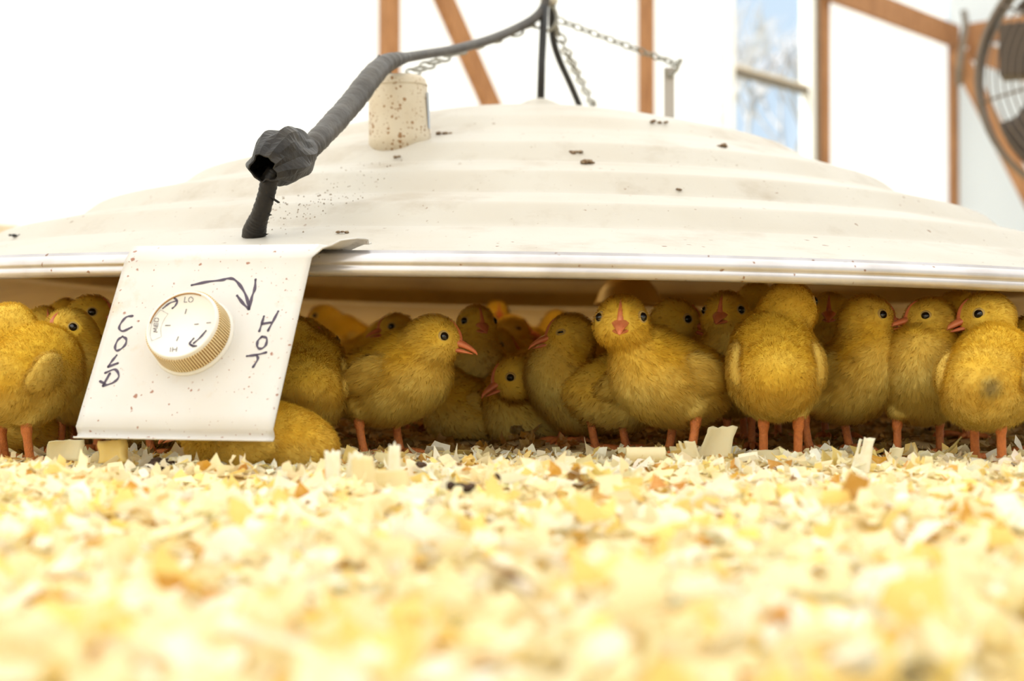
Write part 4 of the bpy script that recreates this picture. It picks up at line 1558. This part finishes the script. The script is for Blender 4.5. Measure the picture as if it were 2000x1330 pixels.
def flakes(r, cx, cy, cz, size, tilt, curl_amt=1.0):
    """Curled thin flakes: a 5 x 3 grid of points each, bent about one axis with ragged ends."""
    n = len(cx)
    gu, gv = np.meshgrid(np.linspace(-1, 1, 5), np.linspace(-1, 1, 3), indexing='ij')
    gu, gv = gu.ravel(), gv.ravel()
    L = size * r.uniform(.6, 1.5, n); W = size * r.uniform(.35, .95, n)
    bend = r.normal(0, 1.0, n) * curl_amt
    th = gu[None] * bend[:, None]
    small = np.abs(bend) < .05
    bb = np.where(small, .05, bend)
    x = np.sin(gu[None] * bb[:, None]) / bb[:, None] * L[:, None] / 2
    z = (1 - np.cos(gu[None] * bb[:, None])) / bb[:, None] * L[:, None] / 2
    rnd = r.random((n, 1))
    taper = (1 - r.uniform(-.1, .4, (n, 1)) * (gu[None] * .5 + .5)) * (1 - rnd * (1 - np.sqrt(1 - (gu[None] * .93) ** 2)))
    y = gv[None] * W[:, None] / 2 * taper + r.normal(0, .035, (n, 15)) * W[:, None]
    x = x + r.normal(0, .025, (n, 15)) * L[:, None]
    z = z + gv[None] * gu[None] * (r.normal(0, .10, (n, 1)) * L[:, None])
    a = r.uniform(0, 2 * PI, n)
    tx, ty = r.normal(0, 1, n) * tilt, r.normal(0, 1, n) * tilt
    cx_, sx_ = np.cos(tx)[:, None], np.sin(tx)[:, None]
    y, z = y * cx_ - z * sx_, y * sx_ + z * cx_
    cy_, sy_ = np.cos(ty)[:, None], np.sin(ty)[:, None]
    x, z = x * cy_ + z * sy_, -x * sy_ + z * cy_
    ca, sa = np.cos(a)[:, None], np.sin(a)[:, None]
    x, y = x * ca - y * sa, x * sa + y * ca
    V = np.stack([x + cx[:, None], y + cy[:, None], z + cz[:, None]], -1).reshape(-1, 3)
    i, j = np.meshgrid(np.arange(4), np.arange(2), indexing='ij')
    q = (i * 3 + j).ravel()
    q = np.stack([q, q + 3, q + 4, q + 1], 1)
    Q = (q[None] + (np.arange(n) * 15)[:, None, None]).reshape(-1, 4)
    return V, Q


def bed_layer(name, lab, n, x0, x1, y0, y1, smin_, smax_, tilt, seed, lift, shade_tint=False):
    r = np.random.default_rng(seed)
    cx, cy = r.uniform(x0, x1, n), r.uniform(y0, y1, n)
    size = r.uniform(smin_, smax_, n) * r.choice([.6, 1, 1.35], n, p=[.35, .5, .15])
    cz = bed_h(cx, cy) + r.uniform(0, lift, n)
    V, Q = flakes(r, cx, cy, cz, size, tilt, 1.25)
    me_ = mesh_np(name, V, Q)
    cc = flake_cols(r, n)
    if shade_tint: cc = cc * np.array([.50, .31, .10]) * r.uniform(.55, 1.05, (n, 1))  # shade under the hood, painted into the flake colours
    vcol(me_, np.repeat(cc, 15, 0))
    return tag(link_mesh(name, me_, M_SHAV), lab, 'shavings', None, 'stuff')


bed_layer('wood_shavings', 'loose cream and golden wood shavings covering the ground before the hood', 28000, -.85, .85, .10, 1.10, .007, .018, .30, 21, .006)
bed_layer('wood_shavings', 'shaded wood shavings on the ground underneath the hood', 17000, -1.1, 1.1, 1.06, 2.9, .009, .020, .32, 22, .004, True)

# the nearest shavings, each an object
proto_me = []
rp_ = np.random.default_rng(77)
for k in range(12):
    V, Q = flakes(rp_, np.zeros(1), np.zeros(1), np.zeros(1), np.array([.020]), 0.0, 1.1)
    me_ = mesh_np('wood_shaving', V, Q)
    vcol(me_, np.repeat([[CREAM, WHITE, GOLD, CREAM, WHITE, GOLD, CREAM, AMBER, CREAM, WHITE, GOLD, CREAM][k]], 15, 0))
    me_.materials.append(M_SHAV)
    me_.polygons.foreach_set('use_smooth', np.ones(len(me_.polygons), dtype=bool))
    proto_me.append(me_)
for k in range(260):
    Yk = .27 + .45 * (k / 260) ** 1.3
    xk = rp_.uniform(-1, 1) * Yk * .37
    kk = int(rp_.integers(12))
    o = bpy.data.objects.new('wood_shaving', proto_me[kk])
    COL.objects.link(o)
    o.location = (xk, Yk, float(bed_h(np.array(xk), np.array(Yk))) + rp_.uniform(.004, .009))
    o.rotation_euler = (rp_.normal(0, .38), rp_.normal(0, .38), rp_.uniform(0, 6.28))
    s_ = rp_.uniform(.6, 1.25)
    o.scale = (s_, s_, s_)
    cn = ['cream', 'white', 'golden', 'cream', 'white', 'golden', 'cream', 'amber', 'cream', 'white', 'golden', 'cream'][kk]
    tag(o, cn + ' wood shaving lying blurred in the bedding nearest the camera', 'shaving', cn + ' shavings in the foreground')


def sheet_curl(name, lab, base_px, Y, w_px, h_px, col, curl=0.6, lean=0.0, twist=0.0, seed=0, fray=0, back=0.15, th=.0006):
    """A shaving that stands up out of the bedding: a bent strip rooted in the shavings."""
    r = np.random.default_rng(seed)
    k = Y / F
    W, Hh = w_px * k, h_px * k
    base = P(base_px[0], base_px[1], Y)
    nu_, nv_ = 6, 9
    vs, fs = [], []
    for i in range(nv_ + 1):
        v = i / nv_
        for j in range(nu_ + 1):
            u = j / nu_ - .5
            ww = W * (1 - .12 * v) * (1 + .05 * math.sin(7 * v + seed))
            x = u * ww + lean * Hh * v + r.normal(0, .006) * W
            bendz = math.cos(v * curl) if curl > 0 else 1
            zz = Hh * (math.sin(v * curl) / max(math.sin(min(curl, PI / 2)), .2)) if curl > .05 else Hh * v
            yy = back * Hh * v - Hh * .35 * (1 - math.cos(v * curl)) + W * .18 * math.cos(u * 3.0 + twist) + twist * u * W * v
            if i == nv_: zz += r.normal(0, .03) * Hh
            vs.append(base + np.array([x, yy, zz]))
    for i in range(nv_):
        for j in range(nu_):
            if fray and i >= nv_ - 4 and j % 2 == fray % 2 and j in (1, 2, 4): continue
            q = i * (nu_ + 1) + j
            fs.append((q, q + 1, q + nu_ + 2, q + nu_ + 1))
    b = MB(); b.add(vs, fs)
    me_o = b.build(name, M_SHAV)
    vcol(me_o.data, np.tile(col, (len(me_o.data.vertices), 1)))
    sm_ = me_o.modifiers.new('s', 'SOLIDIFY'); sm_.thickness = th
    return tag(me_o, lab, 'shaving', 'shavings standing up at the edge of the hood')


sheet_curl('wood_shaving', 'upright white wood shaving like a short stake, right of the resting chick', (651, 985), .80, 34, 104, WHITE, .35, -.02, .1, 1, 0, .05)
sheet_curl('wood_shaving', 'second upright white shaving leaning right beside the first stake-like one', (680, 985), .81, 32, 100, WHITE, .4, .16, .1, 2, 0, .05)
sheet_curl('wood_shaving', 'broad cream shaving leaning against the two upright white ones', (716, 985), .80, 48, 92, CREAM, .8, -.1, .3, 3, 0, .1)
sheet_curl('wood_shaving', 'upright cream shaving with a knobbed top below the profile chick', (768, 980), .80, 26, 112, WHITE, .3, .02, .1, 4, 0, .05)
sheet_curl('wood_shaving', 'wide pale shaving at the foot of the knob-topped one', (765, 985), .79, 78, 66, CREAM, .9, .0, .3, 5, 0, .1)
sheet_curl('wood_shaving', 'frayed white shaving standing up below the touching chicks', (1678, 930), .93, 36, 76, WHITE, .5, .22, .2, 6, 1, .05)
sheet_curl('wood_shaving', 'tall flat tan shaving standing beside the centre chick', (1392, 896), 1.03, 64, 62, CREAM * .92, .55, .35, .25, 7, 0, .15)
sheet_curl('wood_shaving', 'small split tan shaving at the foot of the centre chick', (1352, 897), 1.02, 36, 34, CREAM * .95, .5, -.3, .1, 8, 1, .2)
sheet_curl('wood_shaving', 'chunky golden shaving on the ground under the control plate', (222, 905), .96, 62, 44, GOLD, .9, -.12, .3, 9, 0, .3, .006)
sheet_curl('wood_shaving', 'curled beige shaving flap at the lower left corner of the control plate', (122, 900), .97, 74, 40, CREAM * .85, 1.2, .2, .4, 10, 0, .3)
sheet_curl('wood_shaving', 'flat tan shaving lying before the orange legs of the back-turned chick', (1498, 905), 1.02, 74, 24, CREAM * .8, 1.0, .1, .2, 11, 0, .6)
sheet_curl('wood_shaving', 'boat-shaped tan shaving right of the orange legs', (1622, 908), 1.0, 46, 26, CREAM * .85, .9, .3, .3, 12, 0, .4)
sheet_curl('wood_shaving', 'big white shaving lying flat in front of the orange legs', (1560, 960), .90, 110, 34, WHITE, 1.2, .1, .2, 13, 0, .7)
sheet_curl('wood_shaving', 'small stub of pale shaving standing below the touching pair', (1745, 905), 1.02, 30, 30, CREAM * .9, .4, .3, .1, 14, 0, .2)
# a rolled curl and a thin stick
b = MB()
rc = P(1262, 892, 1.0)
vs, fs = [], []
for i in range(25):
    a = i * .33
    rr = .0062 - .00008 * i
    for j in range(5):
        vs.append(rc + np.array([-.014 + .0068 * j, rr * math.cos(a), rr * math.sin(a) + .001]))
for i in range(24):
    for j in range(4):
        fs.append((i * 5 + j, i * 5 + j + 1, (i + 1) * 5 + j + 1, (i + 1) * 5 + j))
b.add(vs, fs)
o = b.build('wood_curl', M_SHAV); vcol(o.data, np.tile(CREAM, (len(o.data.vertices), 1)))
tag(o, 'tightly rolled pale wood curl lying in front of the centre chick', 'shaving')
b = MB()
b.tube([P(1838, 893, 1.05), P(1862, 872, 1.05), P(1878, 853, 1.05)], [.0014, .0012, .0006], 6)
o = b.build('thin_twig', M_SHAV); vcol(o.data, np.tile(GOLD * .6, (len(o.data.vertices), 1)))
tag(o, 'thin tan straw sticking up near the right chick', 'straw')
tag(clump('dark_clump', P(318, 910, .95), .0095, 31, M_CLUMP, .8), 'dark brown clump of droppings on the shavings under the control plate', 'clump')
for px, py, rr, sd, lab in ((990, 932, .0042, 32, 'dark brown speck of droppings in the shavings at the centre'), (905, 950, .0058, 33, 'flat dark clump in the shavings left of centre'),
                            (830, 908, .0045, 34, 'dark speck beside the knob-topped shaving'), (460, 962, .0035, 35, 'small grey brown speck in the shavings below the plate')):
    d_ = ray(px, py); t_ = (HC - .006) / -d_[2]
    tag(clump('dark_clump', np.array([0, 0, HC]) + d_ * t_, rr, sd, M_CLUMP, .7), lab, 'clump')
